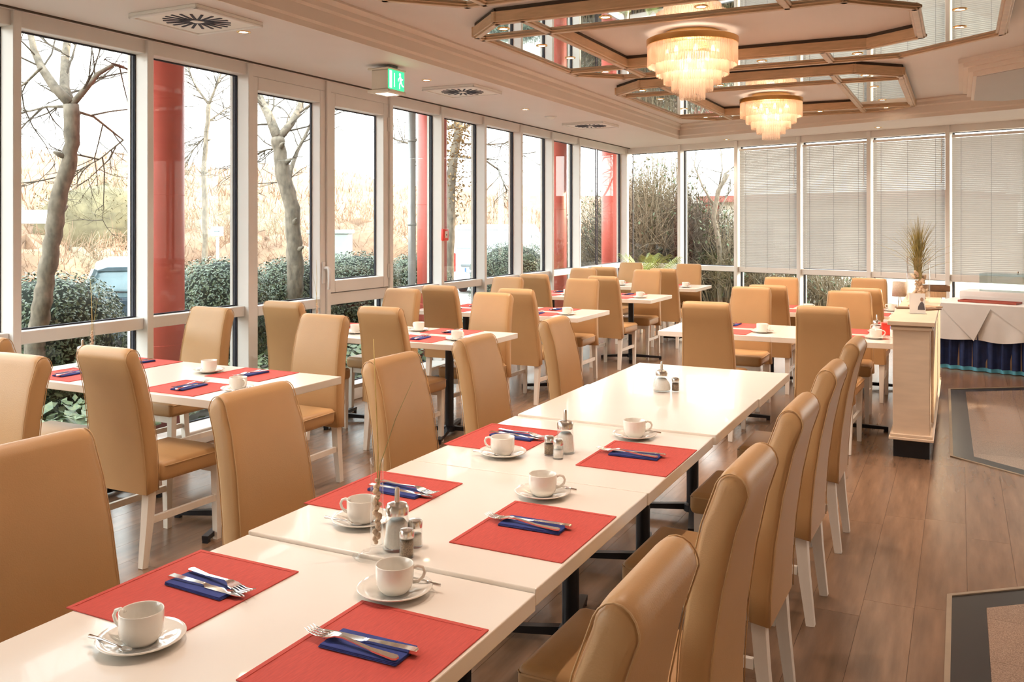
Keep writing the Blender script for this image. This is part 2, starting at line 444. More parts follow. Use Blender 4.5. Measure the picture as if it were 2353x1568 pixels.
# ------------------------------------------------------------------ window walls
def mullion_mesh(h0, h1, w=.055, d0=-.07, d1=.07):
    b = MB(); b.rbox(-w/2, w/2, d0, d1, h0, h1, .004, 1); b.m = 1
    b.box(-w/2-.014, w/2+.014, d1-.012, d1+.014, h0, h1)
    b.m = 0; b.box(-w/2-.02, w/2+.02, d1+.014, d1+.04, h0, h1)
    return b.mesh('mullion', ['alu', 'gasket'])
mull_me = mullion_mesh(0.0, Z_LOW)
winno = [0]
def window(origin, ang, u0, u1, kind='fixed', label=None):
    winno[0] += 1
    w = obj(('door_' if kind == 'door' else 'window_')+str(winno[0]), None, None, tuple(origin), ang); tag(w, label, kind='structure')
    a, c = u0+.0275, u1-.0275
    RZ0, RZ1 = .875, .956
    def ring(b, x0, x1, z0, z1, t, y0, y1):
        b.box(x0, x1, y0, y1, z0, z0+t); b.box(x0, x1, y0, y1, z1-t, z1); b.box(x0, x0+t, y0, y1, z0+t, z1-t); b.box(x1-t, x1, y0, y1, z0+t, z1-t)
    gl = lambda x0, x1, z0, z1: MB().box(x0, x1, .056, .060, z0, z1).build('pane', 'window_glass', w)
    bot = .105
    if kind == 'fixed':
        MB().rbox(a, c, -.03, .065, RZ0, RZ1, .004, 1).build('transom', 'alu', w)
        gl(a, c, RZ1, Z_HEAD); gl(a, c, bot, RZ0)
        g = MB(); ring(g, a, c, RZ1, Z_HEAD, .010, .050, .066); ring(g, a, c, bot, RZ0, .010, .050, .066); g.build('gasket', 'gasket', w)
    elif kind == 'door':
        s = MB(); t = .075
        for x0, x1, z0, z1 in ((a, a+t, bot, Z_HEAD), (c-t, c, bot, Z_HEAD), (a+t, c-t, Z_HEAD-.11, Z_HEAD), (a+t, c-t, bot, bot+.09), (a+t, c-t, RZ0-.01, RZ1-.01)): s.rbox(x0, x1, -.05, .06, z0, z1, .005, 1)
        s.build('door_sash', 'alu', w)
        gl(a+t, c-t, RZ1, Z_HEAD-.11); gl(a+t, c-t, bot+.09, RZ0)
        g = MB(); ring(g, a+t, c-t, RZ1-.01, Z_HEAD-.11, .010, .045, .063); ring(g, a+t, c-t, bot+.09, RZ0-.01, .010, .045, .063); g.build('gasket', 'gasket', w)
        h = MB(); h.rbox(c-.056, c-.020, -.066, -.05, 1.08, 1.28, .005, 2); h.build('handle_plate', 'alu', w)
        h = MB(); h.tube([(c-.036, -.06, 1.225), (c-.036, -.105, 1.225), (c-.036, -.122, 1.21), (c-.036, -.125, 1.13), (c-.038, -.118, 1.03)], [.014, .014, .018, .017, .012], 10); h.build('handle', 'alu', w, smooth=True)
    else:
        s = MB(); t = .085; z0 = .99
        for x0, x1, za, zb in ((a, a+t, z0, Z_HEAD), (c-t, c, z0, Z_HEAD), (a+t, c-t, Z_HEAD-.12, Z_HEAD), (a+t, c-t, z0, z0+.11)): s.rbox(x0, x1, -.05, .06, za, zb, .005, 1)
        s.build('sash', 'alu', w)
        MB().rbox(a, c, -.035, .065, .875, z0-.006, .004, 1).build('transom', 'alu', w)
        gl(a+t, c-t, z0+.11, Z_HEAD-.12); gl(a, c, bot, .875)
        g = MB(); ring(g, a+t, c-t, z0+.11, Z_HEAD-.12, .010, .045, .063); ring(g, a, c, bot, .875, .010, .05, .066); g.build('gasket', 'gasket', w)
        for z in (1.15, 2.62): MB().tube([(c-.012, -.058, z-.07), (c-.012, -.058, z+.07)], .009, 8).build('hinge', 'alu', w)
    return w
# left wall: local x runs along world +Y, local -y looks into the room
LO = Vector((WX, 0, 0)); LA = PI/2
wl = struct('wall_left', None, tuple(LO), 'window wall of slim aluminium posts'); wl.rotation_euler = (0, 0, LA)
for k in range(-5, 14):
    u = -.5+k+.0
    if u <= 13.6: obj('mullion', mull_me, wl, (u, 0, 0))
MB().rbox(BY, 14.7, -.045, .075, Z_HEAD, Z_LOW+.03, .004, 1).build('head_rail', 'alu', wl)
MB().rbox(BY, 14.7, -.055, .075, 0.0, .105, .004, 1).build('sill_rail', 'alu', wl)
obj('mullion', mullion_mesh(0, Z_LOW, .10), wl, (14.66, 0, 0))
for k in range(-3, 14):
    u0 = k+.5 if k < 13 else 13.5; u1 = k+1.5 if k < 13 else 14.62
    u0 -= 0
    kind = 'door' if abs(u0-5.5) < .01 else ('casement' if abs(u0-6.5) < .01 else 'fixed')
    window(LO, LA, u0, u1, kind, {'door': 'tall glazed balcony door with lever handle', 'casement': 'opening casement window beside the balcony door'}.get(kind))
struct('baseboard_left', MB().rbox(-5.13, -4.98, BY, 14.3, 0, .11, .006, 1).mesh('baseboard_left', 'alu'), label='low aluminium convector ledge under the windows')
t = struct('trim_3', MB().box(-5.075, -5.055, BY, 14.6, Z_LOW-.010, Z_LOW+.001).mesh('trim_3', 'gap_dark'), label='thin dark curtain track in the ceiling')
# far wall
wf = struct('wall_far', None, tuple(CORNER), 'angled window wall with venetian blinds'); wf.rotation_euler = (0, 0, FAR_A)
MUL = [1.15+1.04*k for k in range(9)]
for u in MUL: obj('mullion', mull_me, wf, (u, 0, 0))
MB().rbox(-.02, 10.6, -.045, .075, Z_HEAD, Z_LOW+.03, .004, 1).build('head_rail', 'alu', wf)
MB().rbox(-.02, 10.6, -.055, .075, 0.0, .105, .004, 1).build('sill_rail', 'alu', wf)
for u0, u1 in [(.10, MUL[0])]+list(zip(MUL[:-1], MUL[1:]))+[(MUL[-1], MUL[-1]+1.04)]: window(CORNER, FAR_A, u0, u1)

# ------------------------------------------------------------------ venetian blinds on the far wall
slat_me = None
BL = ['first blind beside the open panes', 'second blind from the open panes', 'third blind from the open panes, behind the grass vase', 'fourth blind, behind the buffet', 'fifth blind beyond the buffet', 'sixth blind beyond the buffet']
for i in range(1, 7):
    u0, u1 = MUL[i-1+0]+1.04*0, MUL[i]
    u0, u1 = MUL[i]-.0+.045-.0, MUL[i]+1.04-.045
    if i > 5: break
    t = tag(obj('venetian_blind', None, None, tuple(CORNER), FAR_A), 'pale metal venetian blind, '+BL[i-1], 'blind', 'blinds on the far windows')
    z1 = 2.79; z0 = [.93, .955, .90, .88, .88][i-1]
    w = u1-u0
    MB().rbox(u0, u1, -.035, .0, z1-.035, z1, .003, 1).build('head_box', 'alu', t)
    if slat_me is None:
        sb = MB(); 
        for j in range(5):
            a0 = j/4; y = -.0125+.025*a0; z = .0022*(1-(2*a0-1)**2); sb.v += [(0, y, z), (w, y, z)]
        for j in range(4): sb.f.append((2*j, 2*j+1, 2*j+3, 2*j+2)); sb.mi.append(0)
        slat_me = sb.mesh('slat', 'slat', smooth=True)
    pitch = .0248; n = int((z1-.045-z0)/pitch)
    for j in range(n):
        s = obj('slat', slat_me, t, (u0, -.018, z1-.05-j*pitch)); s.rotation_euler = (rad(-71 if i != 4 else -76), 0, 0)
    MB().rbox(u0, u1, -.028, -.008, z1-.05-n*pitch-.018, z1-.05-n*pitch, .003, 1).build('bottom_bar', 'alu', t)
    for f in (.12, .5, .88): MB().box(u0+w*f-.0012, u0+w*f+.0012, -.032, -.0295, z1-.05-n*pitch, z1-.03).build('ladder_cord', 'gasket', t)
    MB().tube([(u1-.03, -.045, z1-.03), (u1-.035, -.048, z1-.62)], .005, 6).build('tilt_wand', 'alu', t)

# ------------------------------------------------------------------ stepped drop in the ceiling at the right
dp = [(.11, 11.02), (.11, 9.26), (1.1, 8.27), (3.2, 8.27), (4.0, 9.0), (4.0, 9.75), (.42, 11.25)]
st = struct('ceiling_drop', None, None, 'stepped cream ceiling drop with grey underside')
for i, (o, z0, z1) in enumerate(((0, 2.98, 3.03), (-.04, 3.02, 3.07), (-.08, 3.06, 3.11), (-.12, 3.10, Z_TRAY))):
    MB().prism(inset(dp, o), z0, z1).build('step', 'cove_paint', st)
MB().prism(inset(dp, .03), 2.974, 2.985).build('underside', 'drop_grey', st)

# ------------------------------------------------------------------ mirrored wooden ceiling frames
ZB0, ZB1, ZM = 3.025, 3.112, 3.048
K = 1.06
def beam(t, p, q, w=.075):
    b = MB(); p = Vector((p[0]*K, p[1]*K, 0)); q = Vector((q[0]*K, q[1]*K, 0)); L = (q-p).length; a = math.atan2(q.y-p.y, q.x-p.x)
    b.rbox(-w*.42, L+w*.42, -w/2, w/2, ZB0+.012, ZB1, .004, 1); b.rbox(-w*.3, L+w*.3, -w*.27, w*.27, ZB0, ZB0+.014, .003, 1)
    o = b.build('beam', 'beam_wood', t); o.location = p; o.rotation_euler = (0, 0, a); return o
def pane(t, poly): return MB().prism([(x*K, y*K) for x, y in poly], ZM, ZM+.008).build('mirror_panel', 'mirror', t)
def gap_shadow(t, p, q):  # dark bar painting the shadow between beam and tray ceiling
    b = MB(); p = Vector((p[0]*K, p[1]*K, 0)); q = Vector((q[0]*K, q[1]*K, 0)); b.bar(p+Vector((0, 0, (ZB1+Z_TRAY)/2)), q+Vector((0, 0, (ZB1+Z_TRAY)/2)), .05, Z_TRAY-ZB1+.004)
    return b.build('gap_shadow', 'gap_dark', t)
def frame(label, outer, inner_segs, panes):
    t = thing('mirrored_ceiling_frame', label, 'ceiling frame', group='mirrored ceiling frames')
    n = len(outer)
    for i in range(n): beam(t, outer[i], outer[(i+1) % n]); gap_shadow(t, outer[i], outer[(i+1) % n])
    for p, q in inner_segs: beam(t, p, q); gap_shadow(t, p, q)
    for p in panes: pane(t, p)
    return t
# the one over the buffet end (second chandelier)
x0, x1, y0, y1 = -3.15, -.48, 8.38, 11.40; a, c = -2.60, -1.02; d, e = 8.92, 10.93; ch = .36
frame('octagonal wooden mirror frame around the smaller, farther chandelier',
      [(x0, y0+ch), (x0+ch, y0), (x1-ch, y0), (x1, y0+ch), (x1, y1-ch), (x1-ch, y1), (x0+ch, y1), (x0, y1-ch)],
      [((a, y0), (a, y1)), ((c, y0), (c, y1)), ((x0, d), (x1, d)), ((x0, e), (x1, e))],
      [[(x0, y0+ch), (x0+ch, y0), (a, y0), (a, d), (x0, d)], [(a, y0), (c, y0), (c, d), (a, d)], [(c, y0), (x1-ch, y0), (x1, y0+ch), (x1, d), (c, d)],
       [(x0, d), (a, d), (a, e), (x0, e)], [(c, d), (x1, d), (x1, e), (c, e)],
       [(x0, e), (a, e), (a, y1), (x0+ch, y1), (x0, y1-ch)], [(a, e), (c, e), (c, y1), (a, y1)], [(c, e), (x1, e), (x1, y1-ch), (x1-ch, y1), (c, y1)]])
# the large one around the nearer chandelier: its right end is wider
x0, y0, y1 = -3.08, 5.26, 7.76; a, c = -2.56, -.95; d, e = 5.68, 7.26; X1 = .26
frame('long wooden mirror frame around the larger, nearer chandelier',
      [(x0, y0+.33), (x0+.33, y0), (-.42, y0), (X1, y0+.66), (X1, y1-.62), (-.42, y1), (x0+.33, y1), (x0, y1-.33)],
      [((a, y0), (a, y1)), ((x0, d), (-.62, d)), ((x0, e), (-.62, e)), ((-.62, d), (-.25, 6.06)), ((-.25, 6.06), (-.25, 7.00)), ((-.25, 7.00), (-.62, e)), ((c, y0), (c, d)), ((c, e), (c, y1))],
      [[(x0, y0+.33), (x0+.33, y0), (a, y0), (a, d), (x0, d)], [(a, y0), (c, y0), (c, d), (a, d)], [(c, y0), (-.42, y0), (X1, 5.92), (X1, 6.06), (-.25, 6.06), (-.62, d), (c, d)],
       [(-.25, 6.06), (X1, 6.06), (X1, 7.0), (-.25, 7.0)], [(x0, d), (a, d), (a, e), (x0, e)],
       [(x0, e), (a, e), (a, y1), (x0+.33, y1), (x0, y1-.33)], [(a, e), (c, e), (c, y1), (a, y1)], [(c, e), (-.62, e), (-.25, 7.0), (X1, 7.0), (X1, 7.14), (-.42, y1), (c, y1)]])
# the nearest one, only its far edge in the picture
x0, y0, y1 = -3.06, 1.6, 4.77; x1 = -.48; a, c = -2.58, -1.02; d, e = 2.1, 4.3
frame('wooden mirror frame cut off by the top of the picture',
      [(x0, y0+ch), (x0+ch, y0), (x1-ch, y0), (x1, y0+ch), (x1, y1-ch), (x1-ch, y1), (x0+ch, y1), (x0, y1-ch)],
      [((a, y0), (a, y1)), ((c, y0), (c, y1)), ((x0, d), (x1, d)), ((x0, e), (x1, e))],
      [[(x0, e), (a, e), (a, y1), (x0+ch, y1), (x0, y1-ch)], [(a, e), (c, e), (c, y1), (a, y1)], [(c, e), (x1, e), (x1, y1-ch), (x1-ch, y1), (c, y1)],
       [(x0, d), (a, d), (a, e), (x0, e)], [(c, d), (x1, d), (x1, e), (c, e)], [(x0, y0+ch), (x0+ch, y0), (a, y0), (a, d), (x0, d)], [(a, y0), (c, y0), (c, d), (a, d)], [(c, y0), (x1-ch, y0), (x1, y0+ch), (x1, d), (c, d)]])

# ------------------------------------------------------------------ downlights
ld = bpy.data.lights.new('downlight_lamp', 'SPOT'); ld.energy = LAMP_W; ld.color = LAMP_COL; ld.spot_size = rad(112); ld.spot_blend = .8; ld.shadow_soft_size = .035
ring_me = MB().lathe([(.030, .004), (.034, -.006), (.046, -.004), (.047, .004)], 20, close=True).mesh('trim_ring', 'brass', smooth=True)
disc_me = MB().lathe([(.0001, -.001), (.030, -.001), (.030, .003), (.0001, .003)], 20, close=True).mesh('lamp_face', 'lamp_glow')
def mk_dl():
    t = thing('downlight', '', 'downlight'); obj('trim_ring', ring_me, t); obj('lamp_face', disc_me, t)
    l = obj('lamp', ld, t, (0, 0, -.02)); return t
ld2 = ld.copy(); ld2.spot_size = rad(84); ld2.energy = LAMP_W*.55
dlp = Proto(mk_dl)
DL = [((-4.33, 4.58), 'first vent'), ((-4.40, 9.10), 'stretch between the second and third vents'), ((-4.38, 11.2), 'third vent'), ((-3.2, 13.72), 'corner with the open panes'), ((-.98, 12.92), 'third venetian blind'), ((-4.3, 6.85), 'exit sign')]
LOWDL = []
for (x, y), s in DL: _o = dlp((x, y, Z_LOW), 0, 'small round downlight in the low ceiling by the '+s, 'downlights in the low ceiling'); LOWDL.append(_o)
for x, y in ((-4.35, 2.2), (-4.35, .2), (-4.35, -2)): dlp((x, y, Z_LOW), 0, 'small round downlight in the low ceiling behind the viewer', 'downlights behind the viewer')
FD1 = [(-2.81, 5.47), (-2.06, 5.46), (-1.43, 5.46), (-2.82, 6.12), (-2.82, 6.67), (-2.80, 7.42), (-.0, 6.26), (-.0, 6.82), (-.72, 7.52), (-1.46, 7.51)]
FD2 = [(-2.86, 8.62), (-2.88, 9.30), (-2.88, 10.22), (-2.86, 11.14), (-.76, 8.64), (-.75, 9.42), (-.75, 10.44), (-.76, 11.16), (-1.49, 11.17), (-2.08, 8.65)]
W1 = ['front left corner', 'front strip, left', 'front strip, middle', 'left strip, front', 'left strip, back', 'back left corner', 'right end, front', 'right end, back', 'back strip, right', 'back strip, middle']
W2 = ['front left corner', 'left strip, front', 'left strip, back', 'back left corner', 'front right corner', 'right strip, front', 'right strip, back', 'back right corner', 'back strip', 'front strip']
for (x, y), s in zip(FD1, W1): dlp((x*K, y*K, ZM), 0, 'downlight in the larger mirror frame, '+s, 'downlights in the mirror frames')
for (x, y), s in zip(FD2, W2): dlp((x*K, y*K, ZM), 0, 'downlight in the farther mirror frame, '+s, 'downlights in the mirror frames')
for x, y in ((-2.8, 2.4), (-2.8, 4.0), (-.75, 2.4), (-.75, 4.2), (-1.8, 1.85)): dlp((x*K, y*K, ZM), 0, 'downlight in the mirror frame cut off by the picture', 'downlights in the cut-off mirror frame')
for x in (1.3, 2.9, 4.3):
    for y in (-1.5, .8, 3.0, 5.2): dlp((x, y, Z_TRAY), 0, 'downlight in the hall ceiling beside the dining room', 'downlights in the hall ceiling')

for o_ in LOWDL:
    for c_ in o_.children:
        if c_.type == 'LIGHT': c_.data = ld2
# ------------------------------------------------------------------ chandeliers
def mk_chandelier():
    t = thing('chandelier', '', 'chandelier')
    MB().lathe([(.345, 0), (.36, .004), (.362, .05), (.35, .056), (.30, .06), (.30, .05), (.335, .045), (.335, 0)], 48, close=True).build('brass_rim', 'brass', t, ang=35)
    MB().lathe([(.0001, .04), (.22, .04), (.22, .105), (.0001, .105)], 32, close=True).build('ceiling_plate', 'brass', t, ang=35)
    tiers = [(.350, .02, -.165), (.283, -.01, -.235), (.222, -.08, -.300), (.160, -.15, -.360), (.098, -.22, -.425)]
    for i, (r, z1, z0) in enumerate(tiers):
        b = MB(); n = int(2*PI*r/.0125)
        for j in range(n):
            a = 2*PI*j/n; x, y = r*math.cos(a), r*math.sin(a); dz = random.uniform(-.004, .004)
            b.tube([(x, y, z1), (x, y, z0+dz+.006), (x, y, z0+dz)], [.0046, .0046, .0012], 5)
        tag(b.build('crystal_tier', 'crystal', t), kind='stuff')
        if i: MB().lathe([(r-.004, z1), (r+.004, z1), (r+.004, z1+.006), (r-.004, z1+.006)], 36, close=True).build('tier_ring', 'brass', t)
    for ring, n, z in ((.20, 8, -.06), (.10, 4, -.16)):
        for j in range(n):
            a = 2*PI*(j+.5)/n
            MB().lathe([(.0001, -.035), (.014, -.028), (.019, -.008), (.013, .018), (.010, .035), (.0001, .036)], 10).build('bulb', 'bulb_glow', t, smooth=True, loc=(ring*math.cos(a), ring*math.sin(a), z))
    l = bpy.data.lights.new('chandelier_lamp', 'POINT'); l.energy = 7; l.color = (1.0, .74, .56); l.shadow_soft_size = .12
    obj('lamp', l, t, (0, 0, -.10)); return t
chp = Proto(mk_chandelier)
chp((-1.90, 6.98, 3.035), 0, 'larger, nearer tiered crystal chandelier with glowing bulbs', 'crystal chandeliers')
chp((-1.98, 10.72, 3.035), 0, 'smaller-looking, farther tiered crystal chandelier', 'crystal chandeliers')

# ------------------------------------------------------------------ ceiling vents, exit sign, detector, call point
slot_me = MB().box(.045, .205, -.008, .008, -.004, .002).mesh('slot', 'vent_slot')
slotw_me = MB().box(.045, .135, -.014, .014, -.004, .002).mesh('slot', 'vent_slot')
def mk_vent():
    t = thing('ceiling_vent', '', 'vent'); s = .285
    b = MB(); b.rbox(-s, s, -s, s, -.022, .004, .006, 1); b.build('plate', 'vent_white', t)
    b = MB()
    for x0, x1, y0, y1 in ((-s, s, -s, -s+.022), (-s, s, s-.022, s), (-s, -s+.022, -s, s), (s-.022, s, -s, s)): b.rbox(x0, x1, y0, y1, -.032, -.018, .004, 1)
    b.build('rim', 'alu', t)
    MB().lathe([(.0001, -.028), (.03, -.027), (.034, -.022), (.0001, -.021)], 16).build('hub', 'vent_white', t)
    for j in range(20):
        a = 2*PI*j/20; o = obj('slot', slot_me, t, (0, 0, -.0215)); o.rotation_euler = (0, 0, a)
    return t
vp = Proto(mk_vent)
for y, s in ((4.14, 'first, nearest the viewer, above the first window table'), (7.5, 'second, just beyond the exit sign'), (10.85, 'third, farthest, by a lit downlight')): vp((-4.30, y, Z_LOW), 0, 'square ceiling vent with radial slots, '+s, 'ceiling vents')
t = thing('smoke_detector', 'small white smoke detector disc between the second and third vents', 'detector', (-4.42, 9.85, Z_LOW))
MB().lathe([(.0001, -.035), (.03, -.033), (.05, -.018), (.06, -.012), (.06, 0), (.0001, 0)], 20).build('dome', 'vent_white', t, ang=40)
MB().lathe([(.06, -.006), (.075, -.004), (.075, 0), (.06, 0)], 20, close=True).build('base_ring', 'alu', t)
t = thing('exit_sign', 'lit green emergency exit sign hanging from the low ceiling', 'exit sign', (-4.12, 6.10, 2.70))
MB().rbox(-.17, -.005, -.11, .11, .015, .175, .006, 1).build('housing', 'sign_body', t)
MB().rbox(-.20, .012, -.125, .125, -.012, .015, .006, 1).build('bottom_cap', 'sign_body', t)
MB().rbox(-.20, .012, -.125, .125, .175, .19, .005, 1).build('top_cap', 'sign_body', t)
MB().rbox(-.06, -.02, -.05, .05, .19, .222, .004, 1).build('bracket', 'van_trim', t)
MB().box(-.15, -.03, -.08, .08, -.0135, -.0115).build('light_strip', 'sign_white', t)
f = MB().box(-.005, .004, -.11, .11, .017, .173).build('face', 'sign_green', t)
b = MB()
def sg(pts): b.v.extend([(.0052, y, z) for y, z in pts]); n = len(b.v); b.f.append(tuple(range(n-len(pts), n))); b.mi.append(0)
sg([(-.105, .025), (-.070, .025), (-.070, .165), (-.105, .165)])                       # doorway
sg([(-.045, .045), (-.035, .035), (-.025, .045), (-.03, .045), (-.03, .15), (-.04, .15), (-.04, .045)])
def limb(p, q, w):
    p, q = Vector((p[0], p[1], 0)), Vector((q[0], q[1], 0)); d = (q-p).normalized(); nn = Vector((-d.y, d.x, 0))*w/2
    sg([tuple((p+nn)[:2]), tuple((q+nn)[:2]), tuple((q-nn)[:2]), tuple((p-nn)[:2])])
sg([(.045+.013*math.cos(a*PI/5), .148+.013*math.sin(a*PI/5)) for a in range(10)])      # head
limb((.047, .132), (.058, .085), .024); limb((.047, .125), (.022, .108), .009); limb((.022, .108), (.020, .09), .008); limb((.052, .125), (.075, .105), .009); limb((.075, .105), (.088, .115), .008)
limb((.058, .09), (.038, .065), .013); limb((.038, .065), (.040, .030), .011); limb((.06, .09), (.078, .06), .013); limb((.078, .06), (.10, .055), .011)
b.build('pictogram', 'sign_white', f)
t = thing('fire_call_point', 'red fire alarm call point on a window post behind the van', 'call point', (WX+.075, 8.5, 1.50))
MB().rbox(0, .035, -.055, .055, -.065, .065, .008, 2).build('housing', 'red_plastic', t, ang=40)
fp = MB().box(.035, .038, -.028, .028, -.035, .04).build('front_panel', 'card_white', t)
b = MB(); b.lathe([(.0001, 0), (.009, 0), (.009, .002), (.0001, .002)], 12, close=True); b.xform(Matrix.Translation((.038, 0, .0)) @ Matrix.Rotation(PI/2, 4, 'Y')); b.build('button', 'print_dark', fp)

# ------------------------------------------------------------------ chair
def mk_chair():
    t = thing('dining_chair', '', 'chair')
    rear = [(-.240, .345), (-.243, .45), (-.255, .60), (-.278, .76), (-.308, .90), (-.336, .985)]
    th = [.07, .078, .082, .084, .084, .082]
    front = [(y+w*.985, z+w*.12) for (y, z), w in zip(rear, th)]
    cy, cz = (rear[-1][0]+front[-1][0])/2, (rear[-1][1]+front[-1][1])/2; r = .5*math.hypot(front[-1][0]-rear[-1][0], front[-1][1]-rear[-1][1])
    a0 = math.atan2(rear[-1][1]-cz, rear[-1][0]-cy)
    arc = [(cy+r*math.cos(a0-PI*k/9), cz+r*math.sin(a0-PI*k/9)*1.25) for k in range(1, 9)]
    out = rear+arc+front[::-1]
    N = len(out); ccy = -.23
    def hw(z): return .208-.030*max(0, min(1, (z-.36)/.69))
    st = [(-1, .0, .018), (-1, .005, .0085), (-1, .014, .003), (-1, .030, .0006), (-1, .06, 0), (1, .06, 0), (1, .030, .0006), (1, .014, .003), (1, .005, .0085), (1, .0, .018)]
    b = MB()
    for sg_, inx, sh in st:
        for i, (y, z) in enumerate(out):
            p0, p1 = Vector(out[i-1]), Vector(out[(i+1) % N]); d = (p1-p0).normalized(); n = Vector((d.y, -d.x))  # inward normal (path is clockwise)
            c = Vector((y, z))+n*sh*(1 if z < .97 else 1.0)-Vector((0, sh*1.3 if z > 1.0 else (sh*1.3*(z-.93)/.07 if z > .93 else 0)))
            b.v.append((sg_*(hw(z)-inx), c.x, c.y))
    M_ = len(st)
    for k in range(M_-1):
        for i in range(N):
            j = (i+1) % N; b.f.append((k*N+i, k*N+j, (k+1)*N+j, (k+1)*N+i)); b.mi.append(0)
    b.f.append(tuple(range(N-1, -1, -1))); b.mi.append(0); b.f.append(tuple((M_-1)*N+i for i in range(N))); b.mi.append(0)
    bm = bmesh.new(); me = b.mesh('backrest', 'leather'); bm.from_mesh(me); bmesh.ops.recalc_face_normals(bm, faces=bm.faces); bm.to_mesh(me); bm.free()
    me.polygons.foreach_set('use_smooth', [True]*len(me.polygons)); me.set_sharp_from_angle(angle=rad(60))
    bk = obj('backrest', me, t)
    b = MB()
    for s in (-1, 1): b.tube([(s*(hw(z)-.010), y, z) for y, z in out[0:6]+[(y_, z_-.006) for y_, z_ in out[6:14]]+out[14:N]], .0019, 5)
    b.build('piping', 'leather_seam', bk, smooth=True)
    # seat cushion
    b = MB(); b.rbox(-.212, .212, -.155, .255, .385, .480, .028, 3)
    for i, (x, y, z) in enumerate(b.v):
        if z > .44: b.v[i] = (x, y, z+.010*(1-(x/.212)**2)*(1-((y-.05)/.205)**2))
        x, y, z = b.v[i]; b.v[i] = (x*(1-.05*(.25-y)/.4), y, z)
    sc = b.build('seat', 'leather', t, smooth=True)
    b = MB(); zz = .461
    b.tube([(-.205, -.14, zz), (-.213, .235, zz), (-.20, .250, zz), (.20, .250, zz), (.213, .235, zz), (.205, -.14, zz)], .003, 5); b.build('piping', 'leather_seam', sc, smooth=True)
    fl = MB().bar((0, 0, .40), (0, 0.004, 0), .042, .042, (0, 1, 0), .030, .030).mesh('leg', 'white_wood')
    rl = MB().bar((0, .028, .40), (0, .012, .20), .046, .046, (0, 1, 0), .040, .042)
    rl.bar((0, .0125, .205), (0, -.012, 0), .040, .042, (0, 1, 0), .031, .033); rl = rl.mesh('leg', 'white_wood')
    for s in (-1, 1):
        obj('leg', fl, t, (s*.178, .215, 0)); obj('leg', rl, t, (s*.168, -.225, 0))
        MB().bar((s*.172, -.185, .215), (s*.177, .205, .215), .020, .032).build('stretcher', 'white_wood', t)
    MB().box(-.16, .16, .205, .225, .345, .39).build('front_apron', 'white_wood', t)
    return t
chair = Proto(mk_chair)
G = 'tan leather dining chairs'
YN = 0; UP = {'N': 0, 'W': PI/2, 'S': PI, 'E': -PI/2}     # facing +Y, -X, -Y, +X
D = 'tan leather high-back chair '
words = ['first', 'second', 'third', 'fourth', 'fifth']
for i, y in enumerate((1.47, 2.27, 3.07, 3.93, 4.82)): chair((-.77, y, 0), UP['W']+rad(random.uniform(-1.5, 1.5)), D+'on the aisle side of the long table, '+words[i]+' from the viewer', G)
for i, y in enumerate((1.56, 2.42, 3.29, 4.05, 5.07)): chair((-1.95, y, 0), UP['E']+rad(random.uniform(-2, 2)), D+'on the window side of the long table, '+words[i]+' from the viewer', G)
TN = ['first window table', 'second window table', 'third window table', 'fourth window table', 'fifth window table', 'nearer blind-side table', 'farther blind-side table']
TB = [(3.26, -3.15), (5.53, -3.15), (7.62, -3.15), (9.80, -3.15), (11.75, -3.15), (7.03, -.40), (9.04, -.40)]     # near edge y, right end x
TDEP, TLEN = .85, 1.80
CH = [ # per table: near window side, near aisle side, far window side, far aisle side
    [(-4.52, 3.20), (-3.60, 3.21), (-4.68, 4.34), (-3.65, 4.29)],
    [(-4.54, 5.52), (-3.63, 5.48), (-4.50, 6.46), (-3.53, 6.38)],
    [(-4.40, 7.52), (-3.55, 7.47), (-4.42, 8.42), (-3.58, 8.52)],
    [(-4.42, 9.66), (-3.54, 9.62), (-4.41, 10.58), (-3.55, 10.60)],
    [(-4.30, 11.62), (-3.45, 11.56), (-4.41, 12.52), (-3.52, 12.48)],
    [(-1.70, 6.90), (-.855, 6.90), (-1.73, 8.06), (-.85, 7.92)],
    [(-1.64, 8.98), (-.80, 8.95), (-1.74, 9.74), (-.88, 9.98)]]
SW = ['near side, window end', 'near side, aisle end', 'far side, window end', 'far side, aisle end']
SB = ['near side, left end', 'near side, right end', 'far side, left end', 'far side, right end']
for k, cs in enumerate(CH):
    for j, (x, y) in enumerate(cs):
        chair((x, y, 0), (UP['N'] if j < 2 else UP['S'])+rad(random.uniform(-2, 2)), D+'at the '+TN[k]+', '+(SW if k < 5 else SB)[j], G)
chair((-3.76, 2.28, 0), UP['S'], D+'cut by the picture edge, back to the first window table', G)

# ------------------------------------------------------------------ tables
col_me = MB().lathe([(.033, .05), (.033, .70)], 16).mesh('column', 'black_metal', ang=40)
plate_me = MB().rbox(-.16, .16, -.16, .16, .695, .712, .004, 1).mesh('mounting_plate', 'black_metal')
foot_me = MB().bar((.0, 0, .045), (.36, 0, .026), .034, .034, (0, 0, 1), .034, .022).box(.33, .36, -.015, .015, 0, .016).mesh('foot', 'black_metal')
hub_me = MB().lathe([(.05, .02), (.05, .055), (.036, .065)], 16).mesh('hub', 'black_metal', ang=40)
def pedestal(t, x, y, rot):
    obj('column', col_me, t, (x, y, 0)); obj('mounting_plate', plate_me, t, (x, y, 0)); obj('hub', hub_me, t, (x, y, 0))
    for k in range(4): obj('foot', foot_me, t, (x, y, 0), rot+k*PI/2)
def mk_table(w, d, peds, rot):
    def f():
        t = thing('dining_table', '', 'table')
        MB().rbox(-w/2, w/2, -d/2, d/2, .708, .75, .003, 2).build('tabletop', 'table_white', t)
        for x in peds: pedestal(t, x, 0, rot)
        return t
    return f
unit = Proto(mk_table(.90, .843, (0,), rad(14)))
UZ = [-.008, .002, .003, .012, .010]
